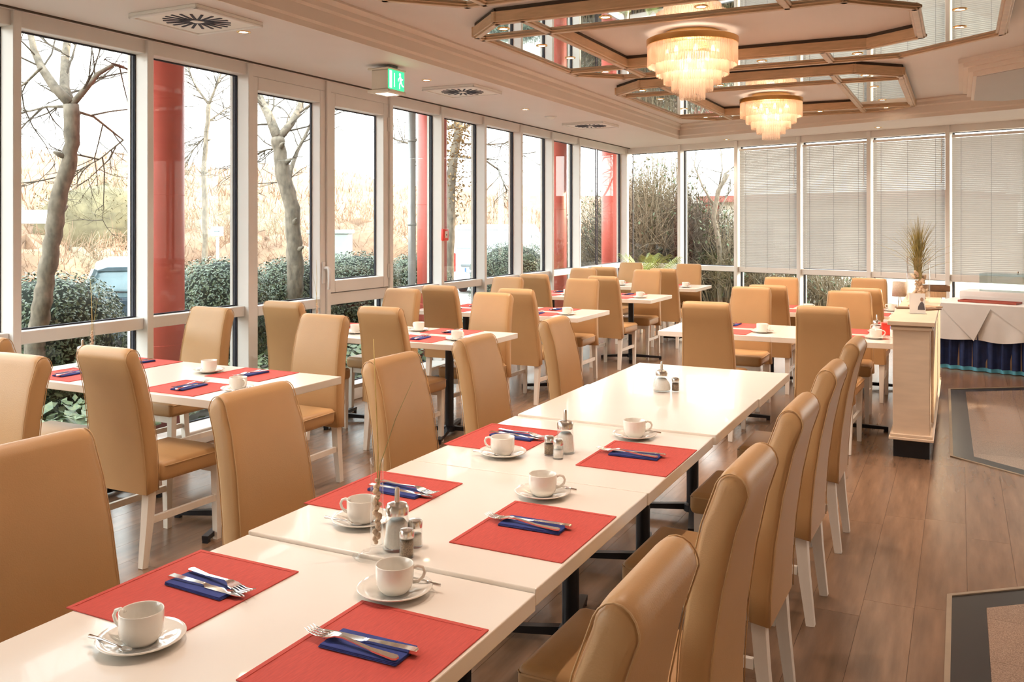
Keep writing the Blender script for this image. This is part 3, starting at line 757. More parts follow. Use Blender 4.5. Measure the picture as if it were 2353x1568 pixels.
for i in range(5): unit((-1.35+(.0, .0, .004, .016, .024)[i], 1.498+.845*i, UZ[i]), 0, 'white square-topped unit of the long table, '+words[i]+' from the viewer', 'units of the long table')
longt = Proto(mk_table(TLEN, TDEP, (-.52, .52), rad(18)))
for k in range(5): longt((TB[k][1]-TLEN/2, TB[k][0]+TDEP/2, 0), 0, 'white rectangular table by the windows, '+words[k]+' from the viewer', 'window tables')
for k in (5, 6):
    for s, nm in ((0, 'left'), (1, 'right')):
        unit((TB[k][1]-1.35+.90*s, TB[k][0]+TDEP/2, 0), 0, 'white '+nm+' unit of the '+TN[k], 'units of the blind-side tables')

# ------------------------------------------------------------------ place settings
def mk_mat():
    t = thing('placemat', '', 'placemat'); b = MB(); nx, ny = 8, 6; w, d = .405, .335
    b.rbox(-w/2, w/2, -d/2, d/2, 0, .0022, .0009, 1); t2 = b.build('cloth', 'mat_red', t)
    h = MB()
    for x0, x1, y0, y1 in ((-w/2, w/2, -d/2, -d/2+.012), (-w/2, w/2, d/2-.012, d/2), (-w/2, -w/2+.012, -d/2+.012, d/2-.012), (w/2-.012, w/2, -d/2+.012, d/2-.012)): h.rbox(x0, x1, y0, y1, .001, .0034, .0006, 1)
    h.build('hem', 'mat_red', t); return t
def mk_napkin():
    t = thing('napkin', '', 'napkin'); b = MB()
    for k in range(3): b.rbox(-.042+.001*k, .042-.0008*k, -.095, .095-.0015*k, .0005+k*.0024, .0026+k*.0024, .0009, 1)
    b.build('folded_cloth', 'napkin_blue', t); return t
def mk_knife():
    t = thing('table_knife', '', 'knife'); b = MB()
    prof = [(-.102, .0055, .004), (-.098, .008, .006), (-.05, .0068, .0055), (-.008, .0050, .005), (.0, .0055, .004), (.006, .0085, .0022), (.07, .0095, .0018), (.092, .0075, .0014), (.104, .002, .001)]
    for y, w, h in prof:
        off = .002 if y > .003 else 0
        b.v += [(-w+off, y, 0), (w*.9+off, y, 0), (w*.9+off, y, h), (-w+off, y, h)]
    for i in range(len(prof)-1):
        for j in range(4): b.f.append((4*i+j, 4*i+(j+1) % 4, 4*i+4+(j+1) % 4, 4*i+4+j)); b.mi.append(0)
    b.f.append((3, 2, 1, 0)); n = 4*len(prof); b.f.append((n-4, n-3, n-2, n-1)); b.mi += [0, 0]
    b.xform(Matrix.Diagonal((1.2, 1.2, 1.2, 1))); b.build('blade_and_handle', 'steel', t, ang=50); return t
def mk_fork():
    t = thing('fork', '', 'fork'); b = MB()
    prof = [(-.10, .004, .003, .004), (-.095, .0075, .0032, .004), (-.04, .0042, .003, .004), (.02, .003, .003, .009), (.034, .007, .0022, .010), (.046, .0125, .0018, .007), (.056, .0125, .0018, .005)]
    for y, w, h, z in prof: b.v += [(-w, y, z), (w, y, z), (w, y, z+h), (-w, y, z+h)]
    for i in range(len(prof)-1):
        for j in range(4): b.f.append((4*i+j, 4*i+(j+1) % 4, 4*i+4+(j+1) % 4, 4*i+4+j)); b.mi.append(0)
    b.f.append((3, 2, 1, 0)); n = 4*len(prof); b.f.append((n-4, n-3, n-2, n-1)); b.mi += [0, 0]
    b.xform(Matrix.Diagonal((1.2, 1.2, 1.2, 1))); b.build('handle', 'steel', t, ang=50)
    tn = MB().tube([(0, .065, .0066), (0, .090, .0048), (0, .110, .0072), (0, .124, .012)], [.0025, .0022, .0019, .001], 6).mesh('tine', 'steel', smooth=True)
    for k in range(4): obj('tine', tn, t, (-.0122+.0081*k, 0, 0))
    return t
def mk_saucer():
    t = thing('saucer', '', 'saucer')
    MB().lathe([(.0001, .0), (.045, .0), (.048, .003), (.070, .009), (.088, .016), (.090, .018), (.088, .0195), (.070, .0125), (.047, .0065), (.044, .0045), (.0001, .0045)], 40).build('dish', 'porcelain', t, smooth=True); return t
def mk_cup():
    t = thing('coffee_cup', '', 'cup')
    MB().lathe([(.0001, .002), (.027, .002), (.029, .0), (.031, .0), (.0325, .003), (.040, .011), (.0438, .022), (.0450, .038), (.0452, .0645), (.0445, .0665), (.043, .065), (.0420, .038), (.0408, .022), (.036, .013), (.024, .008), (.0001, .0075)], 36).build('bowl', 'porcelain', t, smooth=True)
    MB().tube([(.042, 0, .055), (.054, 0, .060), (.066, 0, .056), (.071, 0, .045), (.067, 0, .033), (.055, 0, .023), (.043, 0, .021)], [.0045, .0042, .004, .004, .004, .0042, .0045], 8).build('handle', 'porcelain', t, smooth=True); return t
def mk_spoon():
    t = thing('teaspoon', '', 'spoon'); b = MB()
    b.tube([(0, -.075, .001), (0, -.03, .004), (0, .015, .003), (0, .03, .0015)], [.004, .0025, .002, .003], 6); b.build('handle', 'steel', t, smooth=True)
    b = MB(); b.lathe([(.0001, -.0022), (.006, -.0012), (.0102, .0016), (.0090, .0016), (.0055, -.0004), (.0001, -.0012)], 14)
    b.xform(Matrix.Translation((0, .044, .0015)) @ Matrix.Diagonal((1, 1.6, 1, 1))); b.build('bowl', 'steel', t, smooth=True); return t
P_mat, P_nap, P_kn, P_fk, P_sc, P_cp, P_sp = [Proto(f) for f in (mk_mat, mk_napkin, mk_knife, mk_fork, mk_saucer, mk_cup, mk_spoon)]
def setting(mx, my, ang, z, where, cup=None, nap=(0.0, 0.0, 0.0), handle=None, style=0):
    """place setting for a diner who looks along local +y; local +x is the diner's right"""
    R_ = Matrix.Rotation(ang, 3, 'Z'); loc = lambda x, y, zz: (mx+(R_ @ Vector((x, y, 0))).x, my+(R_ @ Vector((x, y, 0))).y, z+zz)
    P_mat(loc(0, 0, 0), ang, 'red cloth placemat at the '+where, 'red placemats')
    nx, ny, na = nap
    P_nap(loc(nx, ny, .0035), ang+na, 'folded navy napkin under cutlery at the '+where, 'navy napkins')
    zz = .0105
    P_kn(loc(nx+.010, ny+.012, zz), ang+na+rad(2), 'steel table knife on the navy napkin at the '+where, 'table knives')
    P_fk(loc(nx-.020, ny+.025, zz), ang+na-rad(7), 'steel fork on the navy napkin at the '+where, 'forks')
    cx, cy = cup if cup else (.285, .10)
    c = loc(cx, cy, 0)
    P_sc(c, ang, 'round white saucer at the '+where, 'white saucers')
    ha = ang+rad(-15 if handle is None else handle)
    P_cp((c[0], c[1], z+.0048), ha, 'white coffee cup on its saucer at the '+where, 'white coffee cups')
    so = R_ @ Vector((.056, -.02, 0))
    P_sp((c[0]+so.x, c[1]+so.y, z+.0165), ang+rad(-4), 'teaspoon on the saucer at the '+where, 'teaspoons')
# long table
MZ = [.742, .752, .753]
Lc = [(-1.655, 1.565), (-1.65, 2.385), (-1.645, 3.215)]; Lcup = [(-1.53, 1.32), (-1.55, 2.12), (-1.53, 2.97)]
Rc = [(-1.075, 1.495), (-1.075, 2.295), (-1.065, 3.165)]; Rcup = [(-1.20, 1.77), (-1.19, 2.59), (-1.18, 3.46)]
for i in range(3):
    m, c = Lc[i], Lcup[i]; setting(m[0], m[1], UP['E'], MZ[i], 'long table, window side, '+words[i]+' place', (-(c[1]-m[1]), c[0]-m[0]), (-.025, .03, rad(-3)), handle=-82)
    m, c = Rc[i], Rcup[i]; setting(m[0], m[1], UP['W'], MZ[i], 'long table, aisle side, '+words[i]+' place', (c[1]-m[1], -(c[0]-m[0])), (.015, .015, rad(1)), handle=-60)
for k, (y0, xr) in enumerate(TB):
    xs = (CH[k][0][0], CH[k][1][0]); xs = (max(xs[0], xr-1.55), xs[1])
    if k < 5: xs = (xr-1.43, xr-.50)
    for j in range(4):
        x = xs[j % 2] if k < 5 else CH[k][j][0]; y = y0+.20 if j < 2 else y0+TDEP-.18
        setting(x, y, UP['N'] if j < 2 else UP['S'], .75, TN[k]+', '+(SW if k < 5 else SB)[j], (.285 if not (k >= 5 and j == 3) else -.28, .06 if j < 2 else .05), (0, .0, rad(4 if j < 2 else -3)), style=1)

# ------------------------------------------------------------------ condiments
def mk_sugar():
    t = thing('sugar_dispenser', '', 'sugar dispenser')
    MB().lathe([(.036, 0), (.0385, .004), (.036, .02), (.031, .07), (.029, .098), (.027, .098), (.0285, .07), (.033, .02), (.0345, .008), (.0001, .006)], 24).build('jar', 'clear_glass', t, smooth=True)
    MB().lathe([(.0001, .008), (.0340, .009), (.0330, .02), (.0285, .066), (.020, .078), (.0001, .076)], 20).build('sugar', 'salt', t, smooth=True)
    MB().lathe([(.0305, .093), (.031, .112), (.026, .120), (.012, .124), (.0001, .124)], 24).build('lid', 'chrome_lid', t, ang=35)
    MB().tube([(0, 0, .122), (0, 0, .155), (0.001, .0, .163)], [.0072, .0066, .005], 12).build('spout', 'chrome_lid', t, ang=40); return t
def mk_sugar_round():
    t = thing('sugar_dispenser', '', 'sugar dispenser')
    MB().lathe([(.040, 0), (.046, .006), (.048, .02), (.044, .042), (.033, .070), (.0295, .086), (.028, .086), (.031, .07), (.042, .042), (.045, .02), (.043, .008), (.0001, .006)], 28).build('jar', 'clear_glass', t, smooth=True)
    MB().lathe([(.0001, .009), (.042, .010), (.0435, .02), (.040, .042), (.022, .068), (.0001, .072)], 24).build('sugar', 'salt', t, smooth=True)
    MB().lathe([(.0305, .082), (.031, .096), (.027, .106), (.010, .112), (.0001, .112)], 24).build('lid', 'chrome_lid', t, ang=35)
    MB().tube([(0, 0, .11), (0, 0, .146), (.001, 0, .153)], [.0072, .0066, .005], 12).build('spout', 'chrome_lid', t, ang=40); return t
def mk_shaker(fill, nm):
    def f():
        t = thing(nm, '', 'shaker')
        MB().lathe([(.019, 0), (.0205, .003), (.0195, .03), (.0185, .055), (.017, .055), (.018, .03), (.0188, .006), (.0001, .004)], 18).build('glass', 'clear_glass', t, smooth=True)
        MB().lathe([(.0001, .005), (.0178, .006), (.0172, .045 if fill == 'pepper' else .034), (.0001, .046 if fill == 'pepper' else .035)], 16).build('filling', fill, t, smooth=True)
        MB().lathe([(.0195, .052), (.020, .066), (.017, .072), (.0001, .074)], 18).build('lid', 'chrome_lid', t, ang=35); return t
    return f
P_su, P_sr, P_pe, P_sa = Proto(mk_sugar), Proto(mk_sugar_round), Proto(mk_shaker('pepper', 'pepper_shaker')), Proto(mk_shaker('salt', 'salt_shaker'))
P_su((-1.345, 1.995, .752), .3, 'tall glass sugar dispenser beside the slim vase on the long table', 'sugar dispensers')
P_pe((-1.288, 1.955, .752), 0, 'glass pepper shaker in front of the slim vase group', 'shakers')
P_sa((-1.31, 2.03, .752), 0, 'glass salt shaker hidden behind the pepper shaker by the slim vase', 'shakers')
P_su((-1.335, 3.11, .753), 1.2, 'tall glass sugar dispenser in the middle of the long table', 'sugar dispensers')
P_pe((-1.375, 3.05, .753), 0, 'glass pepper shaker, middle of the long table', 'shakers')
P_sa((-1.325, 3.02, .753), 0, 'glass salt shaker, middle of the long table', 'shakers')
P_sr((-1.365, 4.43, .762), .5, 'squat bulb-shaped sugar dispenser at the bare end of the long table', 'sugar dispensers')
P_pe((-1.30, 4.455, .762), 0, 'glass pepper shaker beside the squat sugar dispenser', 'shakers')
P_su((-4.80, 3.70, .75), .5, 'tall glass sugar dispenser at the window end of the first window table', 'sugar dispensers')
def mk_budvase():
    t = thing('bud_vase', '', 'vase')
    MB().lathe([(.062, 0), (.064, .003), (.045, .007), (.020, .013), (.0175, .022), (.0172, .235), (.0182, .256), (.0168, .256), (.0158, .235), (.0158, .03), (.0001, .026)], 24).build('glass', 'clear_glass', t, smooth=True)
    b = MB(); rr = random.Random(3)
    for k in range(34):
        c = Vector((rr.uniform(-.006, .006), rr.uniform(-.006, .006), 0.034+k*.0050)); s_ = rr.uniform(.005, .0085)
        n = len(b.v); b.lathe([(.0001, -s_), (s_*.8, -s_*.5), (s_, 0), (s_*.75, s_*.6), (.0001, s_)], 7); b.xform(Matrix.Translation(c) @ Matrix.Rotation(rr.uniform(0, 3), 4, 'X'), n)
    tag(b.build('pebbles', 'cork', t, smooth=True), kind='stuff')
    MB().tube([(0, 0, .10), (.002, .002, .28), (-.004, .0, .42), (-.014, .004, .57)], [.0024, .0022, .0018, .0010], 6).build('stalk', 'stem_yellow', t, smooth=True)
    MB().tube([(0, 0, .10), (.010, .0, .24), (.045, .02, .36), (.085, .04, .46)], [.0018, .0016, .0012, .0007], 6).build('stalk', 'grass_dry', t, smooth=True); return t
P_bv = Proto(mk_budvase)
P_bv((-1.375, 1.945, .745), 0, 'slim clear bud vase with a tall yellow stalk on the long table', 'bud vases')
P_bv((-4.84, 3.80, .75), 1.5, 'slim bud vase with a stalk at the window end of the first window table', 'bud vases')
P_bv((-4.84, 5.98, .75), 2.2, 'slim bud vase at the window end of the second window table', 'bud vases')
# bits on the blind-side tables
t = thing('table_lamp', 'small lamp with drum shade on wire legs, far right table end', 'lamp', (-.52, 9.40, .75))
MB().lathe([(.062, .17), (.068, .17), (.062, .31), (.056, .31)], 24, close=True).build('shade', 'shade_linen', t, smooth=True)
for k in range(3):
    a = 2*PI*k/3; MB().tube([(.035*math.cos(a), .035*math.sin(a), 0), (.008*math.cos(a), .008*math.sin(a), .18)], .003, 6).build('leg', 'steel', t)
t = thing('teal_bottle', 'small teal glass bottle beside the drum-shade lamp', 'bottle', (-.46, 9.16, .75))
MB().lathe([(.02, 0), (.022, .01), (.022, .06), (.010, .08), (.009, .10), (.0001, .10)], 14).build('body', 'teal_glass', t, smooth=True); MB().lathe([(.010, .10), (.011, .115), (.0001, .116)], 12).build('cap', 'chrome_lid', t)
t = thing('red_holder', 'red menu holder at the right end of the nearer blind-side table', 'holder', (-.50, 7.56, .75), .1)
MB().rbox(-.05, .05, -.03, .03, 0, .10, .006, 1).build('box', 'red_plastic', t); MB().box(-.035, .035, -.02, .02, .06, .118).build('card_stack', 'card_white', t)
t = thing('sachet_pot', 'white and blue sachet pot beside the red holder', 'pot', (-.445, 7.42, .75))
MB().lathe([(.03, 0), (.033, .01), (.033, .09), (.029, .09), (.029, .012), (.0001, .01)], 16).build('pot', 'porcelain', t, smooth=True); MB().lathe([(.0335, .066), (.0337, .084)], 16).build('stripe', 'plate_blue', t)
P_sr((-.585, 7.60, .75), 0, 'squat sugar dispenser beside the red holder', 'sugar dispensers')

# ------------------------------------------------------------------ ledge counter at the right
t = thing('ledge_counter', 'narrow plywood ledge counter with black plinth beside the aisle', 'counter', (-.30, 6.74, 0))
MB().box(-.115, .115, .02, 2.75, 0, .13).build('plinth', 'black_metal', t)
MB().rbox(-.118, .118, .015, 2.76, .15, .885, .003, 1).build('body', 'plywood', t)
for z0, z1, o in ((.125, .145, .022), (.145, .165, .014), (.885, .905, .010), (.918, .948, .030)): MB().rbox(-.12-o, .12+o, -o, 2.77+o, z0, z1, .003, 1).build('moulding', 'plywood', t)
MB().box(-.13, .13, -.008, 2.78, .905, .918).build('shadow_gap', 'ply_dark', t)
MB().rbox(.118, .134, .30, 2.7, .2, .86, .003, 1).build('side_panel', 'plywood', t)
Z_LEDGE = .948
t = thing('grass_vase', 'large glass vase of driftwood and tall dry grass on the ledge', 'vase', (-.32, 8.45, Z_LEDGE))
MB().lathe([(.090, 0), (.094, .005), (.096, .39), (.091, .39), (.089, .012), (.0001, .010)], 32).build('glass', 'clear_glass', t, smooth=True)
rr = random.Random(11)
for k in range(26):
    h = .035+k*.0085; a = rr.uniform(0, 6.28); r0 = rr.uniform(.0, .05); l = rr.uniform(.035, .055)
    c = Vector((r0*math.cos(a), r0*math.sin(a), h)); d = Vector((rr.uniform(-1, 1), rr.uniform(-1, 1), rr.uniform(.2, 1.2))).normalized()*l*.8
    MB().tube([c-d, c, c+d], [.010, .015, .009], 7).build('driftwood', 'cork', t, smooth=True)
b = MB()
for k in range(210):
    a = rr.uniform(0, 2*PI); sp = abs(rr.gauss(0, .11)); h = rr.uniform(.48, .76)-sp*.4; x0, y0 = rr.uniform(-.03, .03), rr.uniform(-.03, .03)
    dx, dy = math.cos(a)*sp, math.sin(a)*sp
    b.tube([(x0, y0, .20), (x0*.6+dx*.12, y0*.6+dy*.12, .20+(h-.2)*.4), (dx*.5, dy*.5, .20+(h-.2)*.75), (dx*1.05, dy*1.05, h)], [.0022, .0022, .0018, .0006], 3, False)
tag(b.build('dry_grass', 'grass_dry', t), kind='stuff')
t = thing('photo_card', 'small acrylic card stand with a portrait print on the ledge', 'card stand', (-.28, 7.32, Z_LEDGE), rad(12))
cb = MB(); cb.box(-.055, .055, -.003, .003, 0, .155); cb.xform(Matrix.Rotation(rad(-14), 4, 'X')); cb.build('card', 'card_white', t)
pb = MB(); pb.v += [(.0, -.0042, .03), (.05, -.0042, .03), (.045, -.0042, .075), (.034, -.0042, .092), (.02, -.0042, .085), (.004, -.0042, .055)]; pb.f.append((0, 1, 2, 3, 4, 5)); pb.mi.append(0); pb.xform(Matrix.Rotation(rad(-14), 4, 'X')); pb.build('print', 'print_dark', t)
pb = MB(); pb.v += [(.032+.012*math.cos(k*PI/5), -.0042, .108+.016*math.sin(k*PI/5)) for k in range(10)]; pb.f.append(tuple(range(10))); pb.mi.append(0); pb.xform(Matrix.Rotation(rad(-14), 4, 'X')); pb.build('print', 'skin_print', t)
MB().box(-.06, .06, -.03, .04, 0, .004).build('foot', 'acrylic', t)
for i, (x, y, a, l, m_) in enumerate(((-.36, 7.75, .2, .20, 'wood_dark'), (-.25, 7.95, -.5, .24, 'wood_tray'), (-.22, 7.70, .9, .18, 'wood_dark'))):
    t = thing('menu_board', 'thin '+('dark' if m_ == 'wood_dark' else 'light')+' menu board on the ledge, '+('left', 'back', 'right')[i]+' of the card stand', 'menu', (x, y, Z_LEDGE), a)
    MB().rbox(-l/2, l/2, -.05, .05, 0, .012, .003, 1).build('board', m_, t); MB().tube([(-l/2+.01, -.045, .014), (-l/2+.01, .045, .014)], .004, 6).build('clip', 'steel', t)
for i, (x, y, z, m_) in enumerate(((-.24, 9.15, Z_LEDGE, 'wood_tray'), (-.22, 9.17, Z_LEDGE+.052, 'wood_dark'))):
    t = thing('wooden_crate', ('pale wooden crate at the bottom of' if i == 0 else 'dark wooden crate on top of')+' the stack on the ledge', 'crate', (x, y, z), .15*i)
    for x0, x1, y0, y1 in ((-.13, .13, -.09, -.08), (-.13, .13, .08, .09), (-.13, -.12, -.08, .08), (.12, .13, -.08, .08)): MB().box(x0, x1, y0, y1, 0, .05).build('side', m_, t)
    MB().box(-.12, .12, -.08, .08, .0, .006).build('bottom', m_, t)

# ------------------------------------------------------------------ buffet table with cloth and navy skirt
bo = Vector((-.26, 11.18, 0)); ba = rad(-16.5)
t = thing('buffet_table', 'long buffet table with white cloth and navy pleated skirt', 'buffet table', tuple(bo), ba)
MB().box(.03, 3.6, .03, .75, .02, .735).build('frame', 'ply_dark', t)
b = MB(); n = 240; L = 3.62
for i in range(n+1):
    x = L*i/n; w = .024*math.sin(x*52+1.3*math.sin(x*7))+.008*math.sin(x*131)
    for z, k in ((.70, .25), (.35, 1.0), (.045, 1.25)): b.v.append((x, -.005+w*k*1.2, z))
for i in range(n):
    for j in range(2): q = i*3+j; b.f.append((q, q+1, q+4, q+3)); b.mi.append(0)
b.build('skirt', 'navy', t, smooth=True)
b = MB()
for i in range(n+1):
    x = L*i/n; w = .016*math.sin(x*52+1.3*math.sin(x*7)); b.v += [(x, -.012+w*1.5, .046), (x, -.014+w*1.6, .006)]
for i in range(n): b.f.append((2*i, 2*i+1, 2*i+3, 2*i+2)); b.mi.append(0)
b.build('skirt_hem', 'skirt_hem', t, smooth=True)
b = MB(); nx = 120
for i in range(nx+1):
    x = -.02+L*i/nx; drop = .36+.045*math.sin(x*2.1+.6)+.012*math.sin(x*11); wv = .010*math.sin(x*9)+.006*math.sin(x*23)
    for z, y in ((.742, .80), (.744, .25), (.743, -.02), (.735, -.035), (.65, -.045-wv*.5), (.742-drop*.6, -.05-wv), (.742-drop, -.055-wv*1.6)): b.v.append((x, y, z))
for i in range(nx):
    for j in range(6): q = i*7+j; b.f.append((q, q+7, q+8, q+1)); b.mi.append(0)
b.build('tablecloth', 'linen', t, smooth=True)
for x0, x1, dz in ((.05, .62, .40), (.55, 1.15, .30)):
    b = MB(); b.v += [(x0, -.068, .738), (x1, -.068, .738), ((x0+x1)/2+.1, -.075, .738-dz)]; b.f.append((0, 2, 1)); b.mi.append(0)
    b.v += [(x0, -.064, .738), (x1, -.064, .738), ((x0+x1)/2+.1, -.071, .738-dz)]; b.f.append((3, 4, 5)); b.mi.append(0)
    for i, j in ((0, 1), (1, 2), (2, 0)): b.f.append((i, j, j+3, i+3)); b.mi.append(0)
    b.build('cloth_corner', 'linen', t)
def onb(x, y, z): v = Matrix.Rotation(ba, 3, 'Z') @ Vector((x, y, 0)); return (bo.x+v.x, bo.y+v.y, z)
ZBF = .745
t = thing('buffet_riser', 'white cloth-covered riser at the back of the buffet', 'riser', onb(.95, .55, ZBF), ba); MB().rbox(-.80, .80, -.17, .20, 0, .11, .02, 2).build('covered_box', 'linen', t, ang=40); MB().box(-.78, .78, -.185, -.165, 0, .05).build('cloth_edge', 'linen', t)
t = thing('display_case', 'clear acrylic food display case on the buffet riser', 'display case', onb(.72, .55, ZBF+.11), ba)
for x0, x1, y0, y1, z0, z1 in ((-.36, .36, -.15, -.145, .0, .20), (-.36, .36, .145, .15, .0, .20), (-.36, -.355, -.145, .145, 0, .20), (.355, .36, -.145, .145, 0, .20), (-.36, .36, -.15, .15, .20, .205)): MB().box(x0, x1, y0, y1, z0, z1).build('panel', 'acrylic', t)
MB().lathe([(.012, .205), (.014, .215), (.008, .23), (.0001, .232)], 12).build('knob', 'steel', t)
t = thing('serving_tray', 'dark red rectangular serving tray on the buffet cloth', 'tray', onb(.52, .20, ZBF), ba-.05)
MB().rbox(-.30, .30, -.10, .10, 0, .010, .003, 1).build('base', 'tray_red', t)
for x0, x1, y0, y1 in ((-.30, .30, -.10, -.09), (-.30, .30, .09, .10), (-.30, -.29, -.09, .09), (.29, .30, -.09, .09)): MB().box(x0, x1, y0, y1, .008, .022).build('rim', 'tray_red', t)
t = thing('preserve_jar', 'lidded glass preserve jar at the right end of the buffet', 'jar', onb(1.32, .30, ZBF), 0)
MB().lathe([(.085, 0), (.09, .01), (.09, .22), (.07, .26), (.066, .28), (.062, .28), (.066, .255), (.086, .215), (.086, .014), (.0001, .012)], 24).build('glass', 'clear_glass', t, smooth=True)
for z in (.015, .11): MB().lathe([(.0001, z), (.083, z), (.083, z+.055), (.0001, z+.06)], 20).build('filling', 'preserve', t, smooth=True)
MB().lathe([(.086, .072), (.086, .105), (.0001, .105), (.0001, .072)], 20, close=True).build('paper_layer', 'jar_paper', t)
MB().lathe([(.068, .275), (.07, .31), (.064, .32), (.0001, .322)], 20).build('lid', 'wood_dark', t, ang=35)

# ------------------------------------------------------------------ potted palm in the corner
t = thing('potted_palm', 'potted feathery palm in the corner behind the fifth window table', 'plant', (-4.35, 13.35, 0))
MB().lathe([(.13, 0), (.17, .28), (.185, .29), (.185, .33), (.165, .33), (.155, .29), (.0001, .28)], 20).build('pot', 'terracotta', t, ang=40)
MB().lathe([(.0001, .29), (.155, .285)], 16).build('soil', 'soil', t)
rr = random.Random(5)
for k in range(13):
    a = 2*PI*k/13+rr.uniform(-.2, .2); hgt = rr.uniform(.75, 1.02); sp = rr.uniform(.22, .50)
    b = MB(); P = []
    for i in range(9):
        s_ = i/8; P.append(Vector((math.cos(a)*sp*s_**1.4, math.sin(a)*sp*s_**1.4, .28+hgt*(1.25*s_-.42*s_*s_))))
    b.tube(P, [.005]*4+[.004, .0035, .003, .002, .001], 4)
    for i in range(16):
        s_ = .42+.58*i/15; q = s_*8; i0 = min(7, int(q)); p = P[i0].lerp(P[i0+1], q-i0); d = (P[i0+1]-P[i0]).normalized(); sx = d.cross(Vector((0, 0, 1))).normalized()
        for sg_ in (-1, 1):
            L = .20*(1-.5*abs(s_-.7)); e1 = p+(sx*sg_*.75+d*.55)*L*.6+Vector((0, 0, .01)); e2 = p+(sx*sg_*.8+d*.6)*L+Vector((0, 0, -.06*L/.2))
            w = d*.006; n = len(b.v); b.v += [tuple(p-w), tuple(p+w), tuple(e1+w), tuple(e1-w), tuple(e2)]; b.f += [(n, n+1, n+2, n+3), (n+3, n+2, n+4)]; b.mi += [0, 0]
    b.build('frond', 'leaf_palm', t)
# ================================================================== outdoors
GZ = -.35
struct('ground', MB().box(-160, 120, -120, 200, GZ-.1, GZ).mesh('ground', 'ground_gravel'), label='dry ground outside the windows')
struct('road', MB().box(-15.5, -9.0, -30, 90, GZ, GZ+.01).mesh('road', 'asphalt'), label='pale parking strip behind the clipped shrubs')
rr = random.Random(21)
def fbm(x, y): return math.sin(x*.31+y*.17)*.5+math.sin(x*.13-y*.29+1.7)*.6+math.sin(x*.9+y*.7)*.16+math.sin(x*1.7-y*1.3)*.08
b = MB(); nx, ny = 46, 90
for i in range(nx+1):
    for j in range(ny+1):
        x = -15.5-i*1.35; y = -40+j*1.9; s = min(1, max(0, (-15.5-x)/24)); s = s*s*(3-2*s)
        b.v.append((x, y, GZ+s*5.2+s*.7*fbm(x, y)))
for i in range(nx):
    for j in range(ny): q = i*(ny+1)+j; b.f.append((q, q+1, q+ny+2, q+ny+1)); b.mi.append(0)
struct('hill', b.mesh('hill', 'hill_dry', smooth=True), label='sunlit dry hillside beyond the parking strip')
def hillz(x, y):
    s = min(1, max(0, (-15.5-x)/24)); s = s*s*(3-2*s); return GZ+s*5.2+s*.7*fbm(x, y)
b = MB()
for k in range(13000):
    x = -15.7-abs(rr.gauss(0, 10)); y = rr.uniform(0, 60); z = hillz(x, y); h = rr.uniform(.2, .75)
    p = Vector((x, y, z-.05))
    for q in range(2):
        d = Vector((rr.uniform(-.5, .5), rr.uniform(-.6, .6), 1)).normalized()*h; w = Vector((rr.uniform(-.02, .02), .013, 0))
        n = len(b.v); m_ = p+d*.55+Vector((rr.uniform(-.1, .1), rr.uniform(-.1, .1), 0)); b.v += [tuple(p-w), tuple(p+w), tuple(m_+w*.6), tuple(m_-w*.6), tuple(p+d)]; b.f += [(n, n+1, n+2, n+3), (n+3, n+2, n+4)]; b.mi += [0, 0]
o = b.build('hill_brush', 'brush_dry'); tag(o, 'dry tan brush covering the hillside', 'brush', kind='stuff')

def twig_shrub(name, label, cat, c, rx, h, n, m_, seed, group=None, wid=.012, leaf=None, core=True):
    r = random.Random(seed); t = thing(name, label, cat, tuple(c), group=group); b = MB()
    for k in range(n):
        a = r.uniform(0, 2*PI); ro = rx*math.sqrt(r.random())*.55; p = Vector((math.cos(a)*ro, math.sin(a)*ro, 0))
        a2 = a+r.uniform(-.8, .8); e = math.sqrt(r.random()); hh = h*(1-.55*e*e)*r.uniform(.55, 1.0)
        tip = Vector((math.cos(a2)*rx*e, math.sin(a2)*rx*e, hh)); mid = p.lerp(tip, .5)+Vector((r.uniform(-.12, .12), r.uniform(-.12, .12), .12*h))
        b.tube([p, p.lerp(mid, .6), mid, mid.lerp(tip, .6)+Vector((r.uniform(-.08, .08), r.uniform(-.08, .08), 0)), tip], [wid, wid*.85, wid*.65, wid*.45, wid*.2], 3, False)
        for q in range(2):
            s0 = mid.lerp(tip, r.random()); s1 = s0+Vector((r.uniform(-.3, .3), r.uniform(-.3, .3), r.uniform(0, .3)))*h*.5
            b.tube([s0, s0.lerp(s1, .5)+Vector((0, 0, .03)), s1], [wid*.4, wid*.3, wid*.12], 3, False)
    cb = MB(); cb.lathe([(rx*.72, 0), (rx*.80, h*.2), (rx*.76, h*.42), (rx*.55, h*.62), (rx*.25, h*.72), (.0001, h*.74)], 14)
    for i_, v_ in enumerate(cb.v): cb.v[i_] = tuple(Vector(v_)*r.uniform(.88, 1.06))
    if core: cb.build('inner_tangle', m_, t, smooth=True)
    tag(b.build('twigs', m_, t), kind='stuff')
    MB().lathe([(rx*.35, 0), (rx*.3, .06), (.0001, .1)], 10).build('root_mound', 'soil', t)
    if leaf:
        lb = MB()
        for k in range(leaf[1]):
            v = Vector((r.gauss(0, 1), r.gauss(0, 1), r.gauss(0, 1))).normalized()*(.75+.3*r.random()); c0 = Vector((v.x*rx*.8, v.y*rx*.8, h*.5+v.z*h*.42)); s_ = .045
            u = Vector((r.uniform(-1, 1), r.uniform(-1, 1), r.uniform(-1, 1))).normalized(); w = u.cross(Vector((0, 0, 1))).normalized()
            nn = len(lb.v); lb.v += [tuple(c0-u*s_), tuple(c0+w*s_*.5), tuple(c0+u*s_), tuple(c0-w*s_*.5)]; lb.f.append((nn, nn+1, nn+2, nn+3)); lb.mi.append(0)
        tag(lb.build('leaves', leaf[0], t), kind='stuff')
    return t
def gnd(px, t): p = at(px, 600, t); return Vector((p.x, p.y, GZ))
